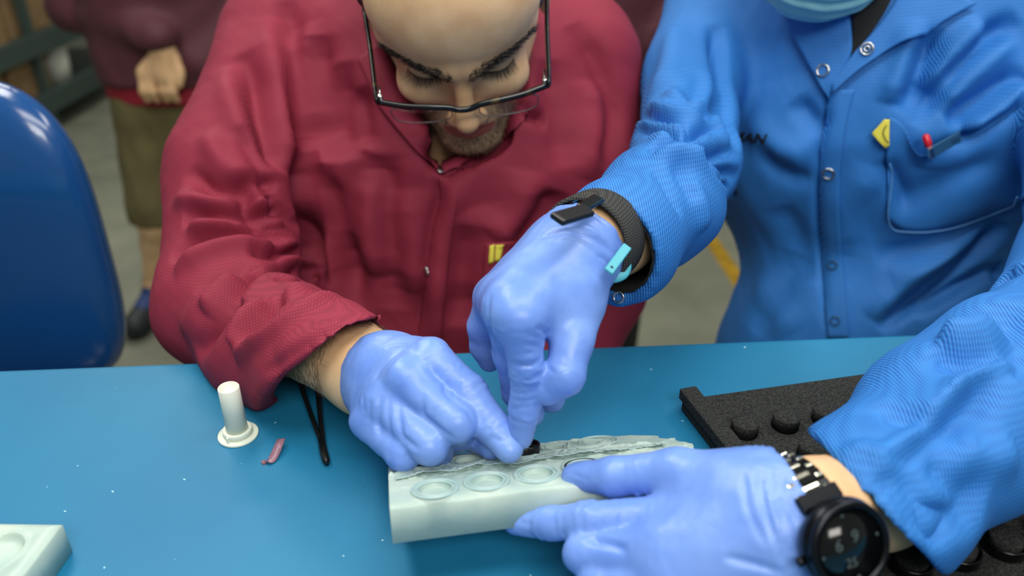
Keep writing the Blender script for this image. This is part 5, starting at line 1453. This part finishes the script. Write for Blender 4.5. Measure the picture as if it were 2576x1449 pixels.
def shirtb(p):
    d = rcone(p, np.array([hipc[0], YF + .03, .60]), np.array([hipc[0], YF + .03, .95]), .196, .180, (np.array([0, 1.0, 0]), .70))
    return smax(smax(d, BK(400, 272, YF - .1)[2] - p[:, 2], .005), p[:, 2] - .95, .005)
V, Q = sdf_mesh(shirtb, (foot1[0] - .3, YF - .25, .5), (foot1[0] + .55, YF + .3, 1.0), .008, 2)
mesh('shirt', V, Q, M['shirt_red'], b1)
def shoe_pair(parent, ans, blue=True):
    for a_ in ans:
        def sh(p):
            d = rcone(p, np.array([a_[0], a_[1] + .03, .050]), np.array([a_[0] + foot_d[0], a_[1] + foot_d[1] + .03, .036]), .050, .040)
            d = smin(d, rcone(p, np.array([a_[0], a_[1] + .01, .06]), np.array([a_[0], a_[1] + .01, .11]), .046, .042), .03)
            return smax(d, .002 - p[:, 2], .004)
        V, Q = sdf_mesh(sh, (a_[0] - .1, a_[1] - .24, -.01), (a_[0] + .1, a_[1] + .12, .17), .006, 2)
        so = mesh('shoe', V, Q, M['shoe'], parent)
        if blue:
            bs = bvh_of(V, Q)
            cz = np.array([a_[0] + foot_d[0] * .4, a_[1] + foot_d[1] * .35, .075])
            def tg(p): return smax(sh(p) - .004, np.linalg.norm((p - cz.astype(np.float32)) * np.array([1, .75, .6], np.float32), axis=1) - .036, .004)
            Vt_, Qt_ = sdf_mesh(tg, cz - .07, cz + .07, .005, 1)
            if len(Qt_): mesh('tongue', Vt_, Qt_, M['shoe_blue'], so)
shoe_pair(b1, (anL, anR))

# person seen only as a dark maroon coat behind the maroon shoulder
Y2 = 1.62
c2 = BK(1500, 120, Y2)
b2 = empty('person', (c2[0], Y2, 0), 'dark maroon coat of a person standing behind the seated person', 'person')
def bg2(p):
    x0 = c2[0]
    d = chain(p, [np.array([x0 - .09, Y2, .80]), np.array([x0 - .1, Y2, .48]), np.array([x0 - .1, Y2 + .02, .09])], (.08, .055, .04), .02)
    d = smin(d, chain(p, [np.array([x0 + .06, Y2, .80]), np.array([x0 + .06, Y2, .48]), np.array([x0 + .06, Y2 + .02, .09])], (.08, .055, .04), .02), .01)
    d = smin(d, rcone(p, np.array([x0, Y2, .84]), np.array([x0, Y2, 1.36]), .12, .14, (np.array([0, 1.0, 0]), .7)), .03)
    d = smin(d, rcone(p, np.array([x0, Y2, 1.4]), np.array([x0, Y2, 1.56]), .05, .05), .03)
    return smin(d, ellip(p, (x0, Y2 - .01, 1.62), (.075, .095, .115)), .02)
V, Q = sdf_mesh(bg2, (c2[0] - .3, Y2 - .25, .02), (c2[0] + .3, Y2 + .25, 1.78), .01, 2)
mesh('body', V, Q, M['skin'], b2)
def tr2(p):
    x0 = c2[0]
    d = rcone(p, np.array([x0 - .08, Y2, .86]), np.array([x0 - .1, Y2, .06]), .10, .065)
    d = smin(d, rcone(p, np.array([x0 + .06, Y2, .86]), np.array([x0 + .06, Y2, .06]), .10, .065), .01)
    return smax(d, .02 - p[:, 2], .005)
V, Q = sdf_mesh(tr2, (c2[0] - .3, Y2 - .2, 0), (c2[0] + .3, Y2 + .2, 1.0), .01, 2)
mesh('trousers', V, Q, M['trouser'], b2)
def ct2(p):
    x0 = c2[0]
    d = rcone(p, np.array([x0, Y2, .84]), np.array([x0, Y2, 1.34]), .165, .17, (np.array([0, 1.0, 0]), .68))
    d = smin(d, rcone(p, np.array([x0 - .16, Y2, 1.40]), np.array([x0 + .16, Y2, 1.40]), .06, .06), .06)
    for s in (-1, 1): d = smin(d, chain(p, [np.array([x0 + s * .18, Y2, 1.38]), np.array([x0 + s * .205, Y2 + .02, 1.1]), np.array([x0 + s * .13, Y2 - .13, .98])], (.06, .055, .045), .03), .02)
    return smax(d, BK(1500, 190, Y2 - .11)[2] - p[:, 2], .006)
V, Q = sdf_mesh(ct2, (c2[0] - .36, Y2 - .25, .7), (c2[0] + .36, Y2 + .25, 1.52), .009, 2)
V = V + normals(V, Q) * (0.004 * vnoise(V, 8, 2))[:, None]
mesh('coat', V, Q, M['dull_red'], b2)
shoe_pair(b2, (np.array([c2[0] - .1, Y2 + .02, .1]), np.array([c2[0] + .06, Y2 + .02, .1])), False)
